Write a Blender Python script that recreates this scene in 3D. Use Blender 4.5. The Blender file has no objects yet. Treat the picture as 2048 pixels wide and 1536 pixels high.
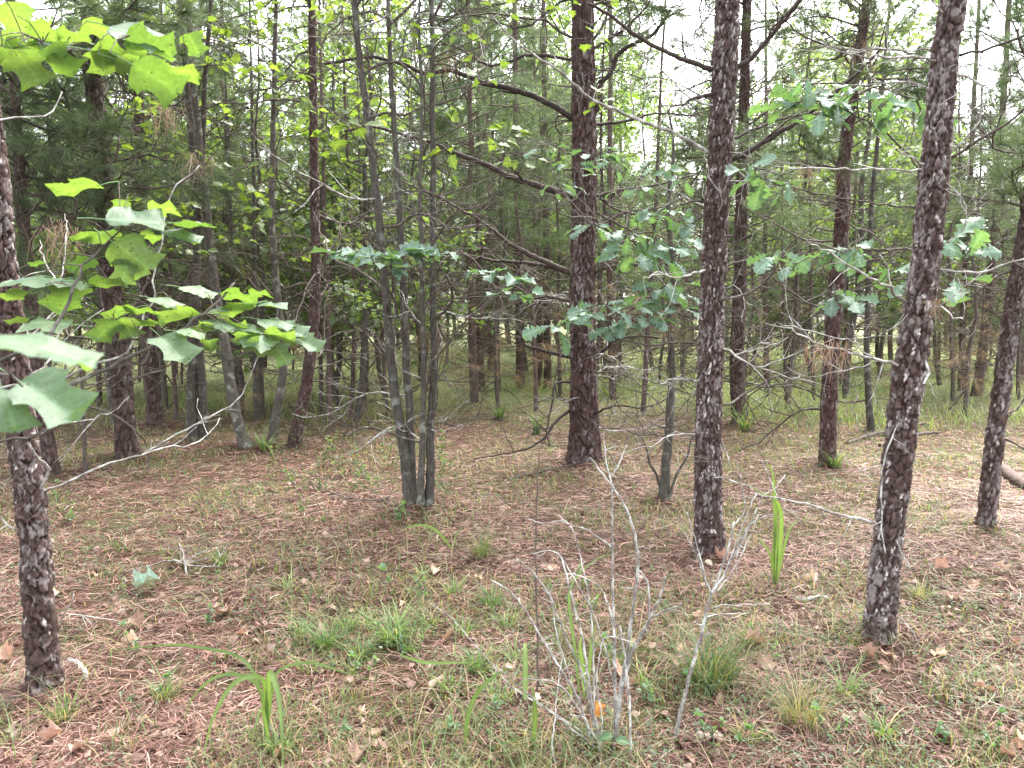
import bpy, math, random
import numpy as np
from mathutils import Vector, Matrix

sc = bpy.context.scene
COL = sc.collection
R = math.radians

# ------------------------------------------------------------------ camera
FPX = 1500.0            # focal length in pixels of the 2048 px wide photograph
PITCH = R(5.2)
CAM = Vector((0.0, 0.0, 1.6))
cd = bpy.data.cameras.new('camera')
cam = bpy.data.objects.new('camera', cd)
COL.objects.link(cam)
cam.location = CAM
cam.rotation_euler = (R(90) - PITCH, 0, 0)
cd.sensor_width = 36.0
cd.lens = 36.0 * FPX / 2048.0
cd.clip_start = 0.02
cd.clip_end = 900.0
cd.dof.use_dof = True
cd.dof.focus_distance = 6.0
cd.dof.aperture_fstop = 8.0
sc.camera = cam

# ------------------------------------------------------------------ sky, sun, exposure
SUN_AZ, SUN_EL = R(28), R(58)
w = bpy.data.worlds.new('World')
sc.world = w
w.use_nodes = True
nt = w.node_tree
for n in list(nt.nodes):
    nt.nodes.remove(n)
out = nt.nodes.new('ShaderNodeOutputWorld')
bg = nt.nodes.new('ShaderNodeBackground')
sky = nt.nodes.new('ShaderNodeTexSky')
hs = nt.nodes.new('ShaderNodeHueSaturation')
sky.sky_type = 'NISHITA'
sky.sun_disc = False
sky.sun_elevation = SUN_EL
sky.sun_rotation = SUN_AZ
sky.air_density = 1.0
sky.dust_density = 4.0
hs.inputs['Saturation'].default_value = 0.30
nt.links.new(sky.outputs[0], hs.inputs['Color'])
nt.links.new(hs.outputs[0], bg.inputs[0])
bg.inputs[1].default_value = 0.15
nt.links.new(bg.outputs[0], out.inputs[0])

sl = bpy.data.lights.new('sun', 'SUN')
sl.energy = 1.5
sl.angle = R(35)
sl.color = (1.0, 0.96, 0.90)
so = bpy.data.objects.new('sun', sl)
COL.objects.link(so)
so.location = (5, 10, 30)
so.rotation_euler = Vector((math.sin(SUN_AZ) * math.cos(SUN_EL), math.cos(SUN_AZ) * math.cos(SUN_EL),
                            math.sin(SUN_EL))).to_track_quat('Z', 'Y').to_euler()

sc.view_settings.view_transform = 'Standard'
sc.view_settings.look = 'None'
sc.view_settings.gamma = 1.0
sc.view_settings.exposure = 2.95
sc.cycles.max_bounces = 4
sc.cycles.diffuse_bounces = 3
sc.cycles.transmission_bounces = 3
sc.cycles.glossy_bounces = 2
sc.cycles.use_adaptive_sampling = False
sc.cycles.use_light_tree = False
sc.cycles.sample_clamp_indirect = 6.0

HAZE = .0

# ------------------------------------------------------------------ picture <-> place
SP, CP = math.sin(PITCH), math.cos(PITCH)


def ray(px, py):
    a = (px - 1024) / FPX
    b = (768 - py) / FPX
    return Vector((a, CP + b * SP, -SP + b * CP))


def at(px, py, y):
    """the point seen at a pixel, y metres in front of the camera"""
    d = ray(px, py)
    return CAM + d * (y / d.y)


def vnoise(x, y, seed=0):
    x = np.asarray(x, dtype=np.float64)
    y = np.asarray(y, dtype=np.float64)
    ix = np.floor(x).astype(np.int64)
    iy = np.floor(y).astype(np.int64)
    fx = x - ix
    fy = y - iy
    fx = fx * fx * (3 - 2 * fx)
    fy = fy * fy * (3 - 2 * fy)

    def h(i, j):
        k = (i * 374761393 + j * 668265263 + seed * 974634653) & 0xffffffff
        k = ((k ^ (k >> 13)) * 1274126177) & 0xffffffff
        k = (k ^ (k >> 16)) & 0xffffff
        return k / float(0xffffff)
    return ((h(ix, iy) * (1 - fx) + h(ix + 1, iy) * fx) * (1 - fy)
            + (h(ix, iy + 1) * (1 - fx) + h(ix + 1, iy + 1) * fx) * fy)


FEET = [(90, 1372, .05, .20), (1168, 918, .08, .45), (1418, 1098, .05, .28), (1757, 1272, .05, .22), (1970, 1052, .04, .25), (1654, 928, .05, .3), (1482, 848, .06, .35), (256, 918, .06, .35),
        (312, 852, .05, .35), (588, 893, .04, .3), (835, 1008, .06, .35), (492, 896, .05, .3), (545, 884, .04, .3), (396, 880, .05, .4), (1328, 998, .04, .25)]
FOOT = []
for _a, _b, _h, _w in FEET:
    _d = ray(_a, _b)
    _p = CAM + _d * (-CAM.z / _d.z)
    FOOT.append((_p.x, _p.y, _h, _w))


def gh(x, y):
    """height of the forest floor, heaped a little round the trunks"""
    m = 0.0
    for fx, fy, fh, fw in FOOT:
        m = m + fh * np.exp(-((x - fx) ** 2 + (y - fy) ** 2) / (fw * fw))
    return m + (0.10 * (vnoise(x / 3.1, y / 3.1, 1) - .5) + 0.05 * (vnoise(x / .9, y / .9, 2) - .5)
            + 0.022 * (vnoise(x / .28, y / .28, 3) - .5))


def ghf(x, y):
    return float(gh(np.array([x]), np.array([y]))[0])


def gr(px, py):
    """the point of the forest floor seen at a pixel"""
    d = ray(px, py)
    z = 0.0
    for _ in range(5):
        t = (z - CAM.z) / d.z
        p = CAM + d * t
        z = ghf(p.x, p.y)
    return Vector((p.x, p.y, z))


# ------------------------------------------------------------------ mesh helpers
class MB:
    def __init__(self):
        self.v, self.q, self.t, self.c, self.n = [], [], [], [], 0

    def add(self, v, q=None, t=None, c=(.5, .5, .5)):
        v = np.asarray(v, dtype=np.float32).reshape(-1, 3)
        self.v.append(v)
        c = np.asarray(c, dtype=np.float32)
        if c.ndim == 1:
            c = np.tile(c[None, :3], (len(v), 1))
        self.c.append(c)
        if q is not None and len(q):
            self.q.append(np.asarray(q, dtype=np.int64).reshape(-1, 4) + self.n)
        if t is not None and len(t):
            self.t.append(np.asarray(t, dtype=np.int64).reshape(-1, 3) + self.n)
        self.n += len(v)

    def arrays(self):
        v = np.concatenate(self.v) if self.v else np.zeros((0, 3), np.float32)
        c = np.concatenate(self.c) if self.c else np.zeros((0, 3), np.float32)
        q = np.concatenate(self.q) if self.q else np.zeros((0, 4), np.int64)
        t = np.concatenate(self.t) if self.t else np.zeros((0, 3), np.int64)
        return v, q, t, c

    def mesh(self, name, mat, origin=(0, 0, 0), smooth=True):
        v, q, t, c = self.arrays()
        v = v - np.asarray(origin, dtype=np.float32)
        me = bpy.data.meshes.new(name)
        me.vertices.add(len(v))
        me.vertices.foreach_set('co', np.ascontiguousarray(v, dtype=np.float32).ravel())
        loops = np.concatenate([q.ravel(), t.ravel()]).astype(np.int32)
        starts = np.concatenate([np.arange(len(q)) * 4, len(q) * 4 + np.arange(len(t)) * 3]).astype(np.int32)
        me.loops.add(len(loops))
        me.loops.foreach_set('vertex_index', loops)
        me.polygons.add(len(starts))
        me.polygons.foreach_set('loop_start', starts)
        me.polygons.foreach_set('use_smooth', np.full(len(starts), bool(smooth)))
        me.update(calc_edges=True)
        a = me.attributes.new('tint', 'FLOAT_COLOR', 'POINT')
        rgba = np.ones((len(v), 4), np.float32)
        rgba[:, :3] = c
        a.data.foreach_set('color', rgba.ravel())
        if mat:
            me.materials.append(mat)
        return me


def obj(name, me, parent=None, loc=(0, 0, 0), rot=None, scale=None):
    o = bpy.data.objects.new(name, me)
    COL.objects.link(o)
    o.parent = parent
    o.location = loc
    if rot is not None:
        o.rotation_euler = rot
    if scale is not None:
        o.scale = scale if hasattr(scale, '__len__') else (scale, scale, scale)
    return o


def tag(o, label=None, cat=None, group=None, kind=None):
    if label:
        o['label'] = label
    if cat:
        o['category'] = cat
    if group:
        o['group'] = group
    if kind:
        o['kind'] = kind
    return o


def thing(name, label, cat, loc, group=None):
    o = obj(name, None, None, loc)
    o.empty_display_size = 0.1
    return tag(o, label, cat, group)


def V3(p):
    return np.array([p[0], p[1], p[2]], dtype=np.float64)


def unit(v):
    v = np.asarray(v, dtype=np.float64)
    return v / (np.linalg.norm(v) + 1e-12)


def catmull(P, Rr, step):
    """smooth resampling of a polyline with radii"""
    P = np.asarray(P, dtype=np.float64)
    Rr = np.asarray(Rr, dtype=np.float64)
    if len(P) == 2:
        n = max(2, int(np.linalg.norm(P[1] - P[0]) / step) + 1)
        t = np.linspace(0, 1, n)[:, None]
        return P[0] * (1 - t) + P[1] * t, Rr[0] * (1 - t[:, 0]) + Rr[1] * t[:, 0]
    Q = np.vstack([2 * P[0] - P[1], P, 2 * P[-1] - P[-2]])
    op, orr = [], []
    for i in range(len(P) - 1):
        n = max(1, int(np.ceil(np.linalg.norm(P[i + 1] - P[i]) / step)))
        t = (np.arange(n) / n)[:, None]
        a, b, c, d = Q[i], Q[i + 1], Q[i + 2], Q[i + 3]
        op.append(.5 * (2 * b + (c - a) * t + (2 * a - 5 * b + 4 * c - d) * t ** 2 + (3 * b - a - 3 * c + d) * t ** 3))
        orr.append(Rr[i] * (1 - t[:, 0]) + Rr[i + 1] * t[:, 0])
    op.append(P[-1:])
    orr.append(Rr[-1:])
    return np.vstack(op), np.concatenate(orr)


def frames(P):
    T = np.gradient(P, axis=0)
    T /= np.linalg.norm(T, axis=1)[:, None] + 1e-12
    n0 = np.array([1.0, 0, 0]) if abs(T[0][0]) < .8 else np.array([0, 0, 1.0])
    N = np.zeros_like(P)
    n = unit(n0 - T[0] * np.dot(n0, T[0]))
    for i in range(len(P)):
        n = n - T[i] * np.dot(n, T[i])
        n = n / (np.linalg.norm(n) + 1e-12)
        N[i] = n
    return T, N, np.cross(T, N)


def grid_quads(n, m):
    i = np.arange(n - 1)[:, None]
    j = np.arange(m)[None, :]
    a = i * m + j
    b = i * m + (j + 1) % m
    return np.stack([a, b, b + m, a + m], -1).reshape(-1, 4)


def tube(mb, P, Rr, seg=6, c=(.5, .5, .5), wob=0.0, rng=None):
    P = np.asarray(P, dtype=np.float64)
    Rr = np.asarray(Rr, dtype=np.float64)
    T, N, B = frames(P)
    th = np.arange(seg) / seg * 2 * math.pi
    rad = Rr[:, None] * np.ones(seg)[None]
    if wob and rng is not None:
        rad = rad * (1 + wob * (rng.random((len(P), seg)) - .5))
    v = P[:, None, :] + rad[..., None] * (np.cos(th)[None, :, None] * N[:, None, :] + np.sin(th)[None, :, None] * B[:, None, :])
    v = np.concatenate([v.reshape(-1, 3), P[-1:] + T[-1:] * Rr[-1]])
    q = grid_quads(len(P), seg)
    last = (len(P) - 1) * seg
    t = [[last + j, last + (j + 1) % seg, len(P) * seg] for j in range(seg)]
    mb.add(v, q, t, c)


def strips(mb, P, W, S, c):
    """N flat strips: P (N,K,3) centre lines, W (N,K) half widths, S (N,3) side vectors, c (N,3)"""
    N, K, _ = P.shape
    off = W[..., None] * S[:, None, :]
    v = np.stack([P - off, P + off], 2).reshape(-1, 3)
    b = (np.arange(N) * K * 2)[:, None, None]
    k = (np.arange(K - 1) * 2)[None, :, None]
    q = b + k + np.array([0, 1, 3, 2])[None, None, :]
    mb.add(v, q.reshape(-1, 4), None, np.repeat(c, K * 2, axis=0))


def stamp(mb, tv, tq, tt, M, pos, c):
    """N copies of a template: M (N,3,3) with axes as columns, pos (N,3), c (N,3)"""
    N = len(pos)
    m = len(tv)
    v = np.einsum('nij,mj->nmi', M, tv) + pos[:, None, :]
    b = (np.arange(N) * m)[:, None, None]
    q = (b + np.asarray(tq)[None]).reshape(-1, 4) if tq is not None and len(tq) else None
    t = (b + np.asarray(tt)[None]).reshape(-1, 3) if tt is not None and len(tt) else None
    if c.ndim == 2:
        c = np.repeat(c, m, axis=0)
    mb.add(v.reshape(-1, 3), q, t, c)


def rand_dirs(rng, n, zlo=-1, zhi=1):
    z = rng.uniform(zlo, zhi, n)
    a = rng.uniform(0, 2 * math.pi, n)
    r = np.sqrt(np.maximum(0, 1 - z * z))
    return np.stack([r * np.cos(a), r * np.sin(a), z], -1)


def axes_from(D, Nn):
    """rotation matrices: X along D, Z near Nn"""
    D = D / (np.linalg.norm(D, axis=1)[:, None] + 1e-9)
    Nn = Nn - D * np.sum(D * Nn, axis=1)[:, None]
    Nn = Nn / (np.linalg.norm(Nn, axis=1)[:, None] + 1e-9)
    Y = np.cross(Nn, D)
    return np.stack([D, Y, Nn], -1)


def lerp3(a, b, t):
    t = np.asarray(t)[:, None]
    return np.asarray(a)[None] * (1 - t) + np.asarray(b)[None] * t


# ------------------------------------------------------------------ materials
def new_mat(name):
    m = bpy.data.materials.new(name)
    m.use_nodes = True
    t = m.node_tree
    for n in list(t.nodes):
        t.nodes.remove(n)
    return m, t, t.nodes.new('ShaderNodeOutputMaterial')


def N(t, typ, **kw):
    n = t.nodes.new(typ)
    for k, v in kw.items():
        if k in n.inputs:
            n.inputs[k].default_value = v
        else:
            setattr(n, k, v)
    return n


def mul(t, a, b):
    m = t.nodes.new('ShaderNodeMix')
    m.data_type = 'RGBA'
    m.blend_type = 'MULTIPLY'
    m.inputs[0].default_value = 1.0
    t.links.new(a, m.inputs[6])
    if isinstance(b, (tuple, list)):
        m.inputs[7].default_value = (*b, 1)
    else:
        t.links.new(b, m.inputs[7])
    return m.outputs[2]


def mixc(t, fac, a, b):
    m = t.nodes.new('ShaderNodeMix')
    m.data_type = 'RGBA'
    t.links.new(fac, m.inputs[0])
    for s, x in ((m.inputs[6], a), (m.inputs[7], b)):
        if isinstance(x, (tuple, list)):
            s.default_value = (*x, 1)
        else:
            t.links.new(x, s)
    return m.outputs[2]


def ramp(t, src, stops):
    r = t.nodes.new('ShaderNodeValToRGB')
    t.links.new(src, r.inputs[0])
    e = r.color_ramp.elements
    while len(e) < len(stops):
        e.new(.5)
    for k, (p, c) in enumerate(stops):
        e[k].position = p
        e[k].color = (*c, 1) if len(c) == 3 else c
    return r.outputs[0]


def coords(t, scale=(1, 1, 1), obj_offset=True):
    tc = t.nodes.new('ShaderNodeTexCoord')
    mp = t.nodes.new('ShaderNodeMapping')
    mp.inputs['Scale'].default_value = scale
    t.links.new(tc.outputs['Object'], mp.inputs[0])
    return mp.outputs[0]


def noise_tex(t, vec, scale, detail=4, rough=.6):
    n = N(t, 'ShaderNodeTexNoise', Scale=scale, Detail=detail, Roughness=rough)
    t.links.new(vec, n.inputs['Vector'])
    return n.outputs[0]


def bump(t, h, strength, dist):
    b = N(t, 'ShaderNodeBump', Strength=strength, Distance=dist)
    t.links.new(h, b.inputs['Height'])
    return b.outputs[0]


def attr(t):
    a = t.nodes.new('ShaderNodeAttribute')
    a.attribute_name = 'tint'
    return a.outputs['Color']


def obj_var(t, lo, hi):
    """slight value change from one object to the next"""
    oi = t.nodes.new('ShaderNodeObjectInfo')
    return ramp(t, oi.outputs['Random'], [(0, lo), (1, hi)])


def mat_tint(name, rough=.8, spec=.3, nscale=60, nlo=.7, nhi=1.25, bstr=.4, bdist=.003, stretch=(1, 1, 1), var=None):
    m, t, o = new_mat(name)
    v = coords(t, stretch)
    n = noise_tex(t, v, nscale, 5)
    c = mul(t, attr(t), ramp(t, n, [(.3, (nlo,) * 3), (.7, (nhi,) * 3)]))
    if var:
        c = mul(t, c, obj_var(t, *var))
    p = N(t, 'ShaderNodeBsdfPrincipled', Roughness=rough)
    p.inputs['Specular IOR Level'].default_value = spec
    t.links.new(c, p.inputs['Base Color'])
    if bstr:
        t.links.new(bump(t, n, bstr, bdist), p.inputs['Normal'])
    t.links.new(p.outputs[0], o.inputs[0])
    return m


def mat_leaf(name, trans=(1.7, 1.9, .55), fac=.45, rough=.42, spec=.5, var=((.8, .85, .8), (1.2, 1.15, 1.1)), spots=False, refl=(1, 1, 1)):
    m, t, o = new_mat(name)
    c = attr(t)
    c = mul(t, c, obj_var(t, *var))
    v = coords(t)
    n = noise_tex(t, v, 9, 3)
    c = mul(t, c, ramp(t, n, [(.3, (.82,) * 3), (.7, (1.15,) * 3)]))
    p = N(t, 'ShaderNodeBsdfPrincipled', Roughness=rough)
    p.inputs['Specular IOR Level'].default_value = spec
    tr = t.nodes.new('ShaderNodeBsdfTranslucent')
    mx = t.nodes.new('ShaderNodeMixShader')
    mx.inputs[0].default_value = fac
    t.links.new(mul(t, c, refl), p.inputs['Base Color'])
    t.links.new(mul(t, c, trans), tr.inputs['Color'])
    t.links.new(p.outputs[0], mx.inputs[1])
    t.links.new(tr.outputs[0], mx.inputs[2])
    t.links.new(mx.outputs[0], o.inputs[0])
    if spots:
        def ma(op, a, b=None):
            k = t.nodes.new('ShaderNodeMath')
            k.operation = op
            for q, z_ in enumerate((a, b)):
                if z_ is None:
                    continue
                if isinstance(z_, (int, float)):
                    k.inputs[q].default_value = z_
                else:
                    t.links.new(z_, k.inputs[q])
            return k.outputs[0]
        sp_ = t.nodes.new('ShaderNodeSeparateXYZ')
        t.links.new(v, sp_.inputs[0])
        ay = ma('ABSOLUTE', sp_.outputs['Y'])
        fr = ma('FRACT', ma('MULTIPLY', ma('SUBTRACT', sp_.outputs['X'], ma('MULTIPLY', ay, .75)), 6.5))
        line = ma('LESS_THAN', ma('ABSOLUTE', ma('SUBTRACT', fr, .5)), .055)
        vein = ma('MAXIMUM', ma('MULTIPLY', line, .6), ma('LESS_THAN', ay, .011))
        c2 = mixc(t, ma('MULTIPLY', vein, .5), mul(t, c, refl), mul(t, c, tuple(q * 1.9 for q in refl)))
        vo = N(t, 'ShaderNodeTexVoronoi', Scale=5.5)
        oi = t.nodes.new('ShaderNodeObjectInfo')
        av = t.nodes.new('ShaderNodeVectorMath')
        t.links.new(v, av.inputs[0])
        cb = t.nodes.new('ShaderNodeCombineXYZ')
        t.links.new(ma('MULTIPLY', oi.outputs['Random'], 40), cb.inputs[2])
        t.links.new(cb.outputs[0], av.inputs[1])
        t.links.new(av.outputs[0], vo.inputs['Vector'])
        dot = ma('LESS_THAN', vo.outputs['Distance'], .13)
        c2 = mixc(t, ma('MULTIPLY', dot, .85), c2, (.09, .05, .025))
        t.links.new(c2, p.inputs['Base Color'])
        c3 = mixc(t, ma('MULTIPLY', dot, .9), mul(t, c, trans), (.06, .03, .012))
        c3 = mixc(t, ma('MULTIPLY', vein, .35), c3, mul(t, c3, (.55, .6, .6)))
        t.links.new(c3, tr.inputs['Color'])
        b = bump(t, ma('ADD', noise_tex(t, v, 26, 3), ma('MULTIPLY', vein, -.8)), .35, .004)
        t.links.new(b, p.inputs['Normal'])
    return m


def mat_bark_smooth(name, dark, light, lich, lo=.5, hi=.68, scale=14):
    m, t, o = new_mat(name)
    v = coords(t, (1, 1, .28))
    v2 = coords(t)
    n1 = noise_tex(t, v, scale * 3.2, 6, .65)
    n2 = noise_tex(t, v2, scale * .55, 5, .62)
    c = ramp(t, n1, [(.3, dark), (.72, light)])
    c = mixc(t, ramp(t, n2, [(lo, (0, 0, 0)), (hi, (1, 1, 1))]), c, lich)
    c = mul(t, c, obj_var(t, (.8, .8, .8), (1.2, 1.2, 1.2)))
    p = N(t, 'ShaderNodeBsdfPrincipled', Roughness=.85)
    p.inputs['Specular IOR Level'].default_value = .25
    t.links.new(c, p.inputs['Base Color'])
    t.links.new(bump(t, n1, .7, .006), p.inputs['Normal'])
    t.links.new(p.outputs[0], o.inputs[0])
    return m


M_PINE = mat_tint('pine_bark', .85, .3, 75, .62, 1.3, .55, .004)
M_PINE_FAR = mat_bark_smooth('far_pine_bark', (.055, .036, .03), (.17, .12, .105), (.22, .19, .18), .58, .75, 9)
M_HARD = mat_bark_smooth('hardwood_bark', (.04, .034, .028), (.13, .115, .095), (.25, .255, .22), .55, .68, 16)
M_TWIG = mat_bark_smooth('brown_twig', (.045, .035, .029), (.15, .12, .10), (.26, .24, .21), .58, .72, 26)
M_LIMB = mat_bark_smooth('pine_limb', (.03, .022, .019), (.10, .075, .064), (.19, .165, .15), .6, .75, 22)
M_PALE = mat_bark_smooth('grey_dead_wood', (.10, .085, .075), (.36, .33, .30), (.52, .51, .47), .46, .60, 34)
M_NEEDLE = mat_leaf('pine_needles', (1.25, 1.4, .9), .38, .5, .35)
M_BROWN_NEEDLE = mat_leaf('dead_needles', (1.1, 1.0, .8), .2, .6, .25)
M_LEAF = mat_leaf('green_leaf', (2.4, 2.5, 1.0), .5, .45, .8, refl=(1.4, 1.4, 1.8))
M_TULIP = mat_leaf('tulip_leaf', (2.5, 2.45, .75), .5, .5, .9, spots=True, refl=(1.7, 1.7, 2.5), var=((.65, .72, .7), (1.2, 1.15, 1.1)))
M_OAK = mat_leaf('oak_leaf', (2.0, 2.2, .8), .4, .5, 1.0, spots=True, refl=(1.8, 1.8, 2.3), var=((.7, .75, .75), (1.25, 1.2, 1.2)))
M_GRASS = mat_leaf('grass_blade', (1.4, 1.5, .7), .4, .5, .35)
M_DRYLEAF = mat_leaf('dry_leaf', (1.2, 1.0, .75), .2, .65, .25, var=((.6, .6, .62), (1.35, 1.3, 1.25)), spots=True)
M_STRAW = mat_leaf('pine_straw', (1.1, 1.0, .8), .15, .55, .3)


def mat_ground():
    m, t, o = new_mat('forest_floor')
    v = coords(t)
    fine = noise_tex(t, v, 55, 6, .7)
    mid = noise_tex(t, v, 7, 5, .6)
    big = noise_tex(t, v, .55, 4, .6)
    vs = coords(t, (1, .35, 1))
    streak = noise_tex(t, vs, 120, 3, .6)
    c = ramp(t, fine, [(.3, (.018, .011, .009)), (.5, (.075, .038, .028)), (.75, (.21, .12, .09))])
    c = mul(t, c, ramp(t, streak, [(.3, (.7, .7, .7)), (.7, (1.2, 1.2, 1.2))]))
    g = ramp(t, fine, [(.3, (.035, .045, .018)), (.7, (.13, .15, .06))])
    gm = t.nodes.new('ShaderNodeMath')
    gm.operation = 'MULTIPLY'
    t.links.new(ramp(t, mid, [(.42, (0, 0, 0)), (.62, (1, 1, 1))]), gm.inputs[0])
    t.links.new(ramp(t, big, [(.35, (.15,) * 3), (.6, (.95,) * 3)]), gm.inputs[1])
    c = mixc(t, gm.outputs[0], c, g)
    # grassy ground beyond the trees
    sx = t.nodes.new('ShaderNodeSeparateXYZ')
    tc = t.nodes.new('ShaderNodeTexCoord')
    t.links.new(tc.outputs['Object'], sx.inputs[0])
    mr = N(t, 'ShaderNodeMapRange')
    mr.inputs[1].default_value = 10.5
    mr.inputs[2].default_value = 15.0
    t.links.new(sx.outputs['Y'], mr.inputs[0])
    far = ramp(t, mid, [(.3, (.075, .095, .035)), (.7, (.24, .25, .12))])
    c = mixc(t, mr.outputs[0], c, far)
    p = N(t, 'ShaderNodeBsdfPrincipled', Roughness=.95)
    p.inputs['Specular IOR Level'].default_value = .15
    t.links.new(c, p.inputs['Base Color'])
    t.links.new(bump(t, fine, .9, .02), p.inputs['Normal'])
    t.links.new(p.outputs[0], o.inputs[0])
    return m


M_GROUND = mat_ground()

# ------------------------------------------------------------------ ground
ys = np.concatenate([np.linspace(-8, 1, 40), 1 + np.cumsum(np.geomspace(.025, 9.0, 250))])
ts = np.linspace(-1, 1, 261)
YY, TT = np.meshgrid(ys, ts, indexing='ij')
XX = TT * (7 + 1.15 * np.maximum(YY, 0))
ZZ = gh(XX, YY)
mb = MB()
n, m_ = XX.shape
ii = np.arange(n - 1)[:, None] * m_ + np.arange(m_ - 1)[None]
mb.add(np.stack([XX, YY, ZZ], -1), np.stack([ii, ii + 1, ii + m_ + 1, ii + m_], -1).reshape(-1, 4))
tag(obj('ground', mb.mesh('ground', M_GROUND)), 'forest floor of red-brown pine straw and moss', None, None, 'structure')

# ------------------------------------------------------------------ bark
def worley(u, v, nu, rng_seed, jit=.9):
    """cell pattern wrapping in u; returns F1, F2, cell id hash, cell centre offset"""
    rng = np.random.default_rng(rng_seed)
    nv = int(v.max()) + 4
    J = rng.random((nv, nu, 2)) * jit + (1 - jit) / 2
    H = rng.random((nv, nu))
    iu = np.floor(u).astype(int)
    iv = np.floor(v).astype(int)
    f1 = np.full(u.shape, 9.0)
    f2 = np.full(u.shape, 9.0)
    hid = np.zeros(u.shape)
    dv1 = np.zeros(u.shape)
    for a in (-1, 0, 1):
        for b in (-1, 0, 1):
            cu = (iu + a) % nu
            cv = np.clip(iv + b + 1, 0, nv - 1)
            du = iu + a + J[cv, cu, 0] - u
            dv = iv + b + J[cv, cu, 1] - v
            d = np.sqrt(du * du + dv * dv)
            near = d < f1
            f2 = np.where(near, f1, np.minimum(f2, d))
            hid = np.where(near, H[cv, cu], hid)
            dv1 = np.where(near, dv, dv1)
            f1 = np.where(near, d, f1)
    return f1, f2, hid, dv1


def sstep(a, b, x):
    t = np.clip((x - a) / (b - a), 0, 1)
    return t * t * (3 - 2 * t)


def bark_trunk(mb, P, Rr, seg, step, pu, pv, amp, seed, grey=.35, flecks=.25, red=1.0):
    P, Rr = catmull(P, np.asarray(Rr) * .87, step)
    T, Nn, B = frames(P)
    s = np.concatenate([[0], np.cumsum(np.linalg.norm(np.diff(P, axis=0), axis=1))])
    th = np.arange(seg) / seg
    rm = float(np.mean(Rr))
    nu = max(5, int(round(2 * math.pi * rm / pu)))
    U, S = np.meshgrid(th * nu, s, indexing='xy')
    vv = S / pv
    warp = (vnoise(U * .6, vv * 1.6, seed + 5) - .5) * .7 + (vnoise(U * 2.3, vv * 6, seed + 6) - .5) * .35 + (vnoise(U * 5, vv * 15, seed + 8) - .5) * .18
    wv = (vnoise(U * 1.1, vv * .7, seed + 7) - .5) * .5 + (vnoise(U * 3, vv * 4, seed + 4) - .5) * .25
    f1, f2, hid, dv1 = worley(U + warp, vv + wv, nu, seed)
    e = f2 - f1
    soft = vnoise(U * .7 + 11, vv * .9, seed + 3)            # some furrows close up
    plate = sstep(-.01, .06 + .12 * soft, e)
    nu2 = nu * 2 + 1
    g1, g2, hid2, dw = worley((U + warp * .8) / nu * nu2, (vv + wv) * 2.6, nu2, seed + 1)
    e2 = g2 - g1
    fl = sstep(.0, .12, e2)
    n3 = vnoise(U * 5.5, vv * 7, seed + 9)
    n4 = vnoise(U * 12, vv * 20, seed + 10)
    disp = 1.35 * amp * (plate * (.7 + .8 * hid) + .42 * fl * plate * (.1 + 1.1 * hid2) + .3 * dv1 * plate + .3 * (n3 - .5) + .3 * (n4 - .5) - 1.0)
    rad = Rr[:, None] + disp * np.clip(Rr[:, None] / rm, .5, 1.3)
    a = th * 2 * math.pi + math.pi / 2
    v = P[:, None, :] + rad[..., None] * (np.cos(a)[None, :, None] * Nn[:, None, :] + np.sin(a)[None, :, None] * B[:, None, :])
    h = hid.ravel()
    h2 = hid2.ravel()
    m3 = n3.ravel()
    base = lerp3((.068 * red, .037, .031), (.145, .098, .085), np.clip(h * .45 + m3 * .3 + h2 * .25, 0, 1))
    base = base * (.52 + .42 * h2)[:, None]
    patch = vnoise(U * .35 + 3, vv * .35, seed + 12).ravel()
    gp = sstep(.62, .74, (h2 * 5.31) % 1.0 * .5 + h * .12 + patch * .3 + m3 * .12 + (grey - .35) * .5)[:, None]
    base = base * (1 - gp * .7) + np.array([[.27, .235, .225]]) * gp * .7
    fp = (sstep(1 - flecks * .42, 1 - flecks * .42 + .04, (h2 * 3.77) % 1.0) * sstep(.08, .2, e2.ravel()) * sstep(.35, .55, m3))[:, None]
    base = base * (1 - fp) + np.array([[.58, .52, .49]]) * fp
    fis = np.array([[.036, .019, .015]])
    pr = plate.ravel()[:, None]
    base = base * pr + fis * (1 - pr)
    mb.add(v.reshape(-1, 3), grid_quads(len(P), seg), None, base)
    return P, Rr


# ------------------------------------------------------------------ branch generator (shared meshes)
def grow(mb, p, d, L, r, rng, depth, out, trop=0.0, kink=.16, dens=5.0, seg=5, spread=(.6, 1.15), flat=.45, ratio=(.3, .62)):
    n = int(np.clip(L / .07, 3, 9))
    st = L / n
    P = [np.array(p, float)]
    d = unit(d)
    D = [d]
    for i in range(n):
        d = unit(d + kink * rng.normal(size=3) * (.6 + .4 * depth) + np.array([0, 0, trop * st]))
        P.append(P[-1] + d * st)
        D.append(d)
    P = np.array(P)
    Rr = r * (1 - .78 * np.linspace(0, 1, n + 1)) + .0006
    tube(mb, P, Rr, seg if depth > 1 else max(3, seg - 1))
    out.append((P, np.array(D), depth))
    if depth > 0:
        k = rng.poisson(L * dens)
        for _ in range(k):
            t = rng.uniform(.18, .98)
            i = int(t * n)
            ang = rng.uniform(*spread)
            side = rng.normal(size=3)
            side[2] *= flat
            side = unit(side - D[i] * np.dot(side, D[i]))
            nd = D[i] * math.cos(ang) + side * math.sin(ang)
            grow(mb, P[i], nd, L * rng.uniform(*ratio) * (1.1 - .55 * t), max(.0012, Rr[i] * .62), rng, depth - 1, out, trop, kink, dens * 1.15, 4, spread, flat, ratio)


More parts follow.
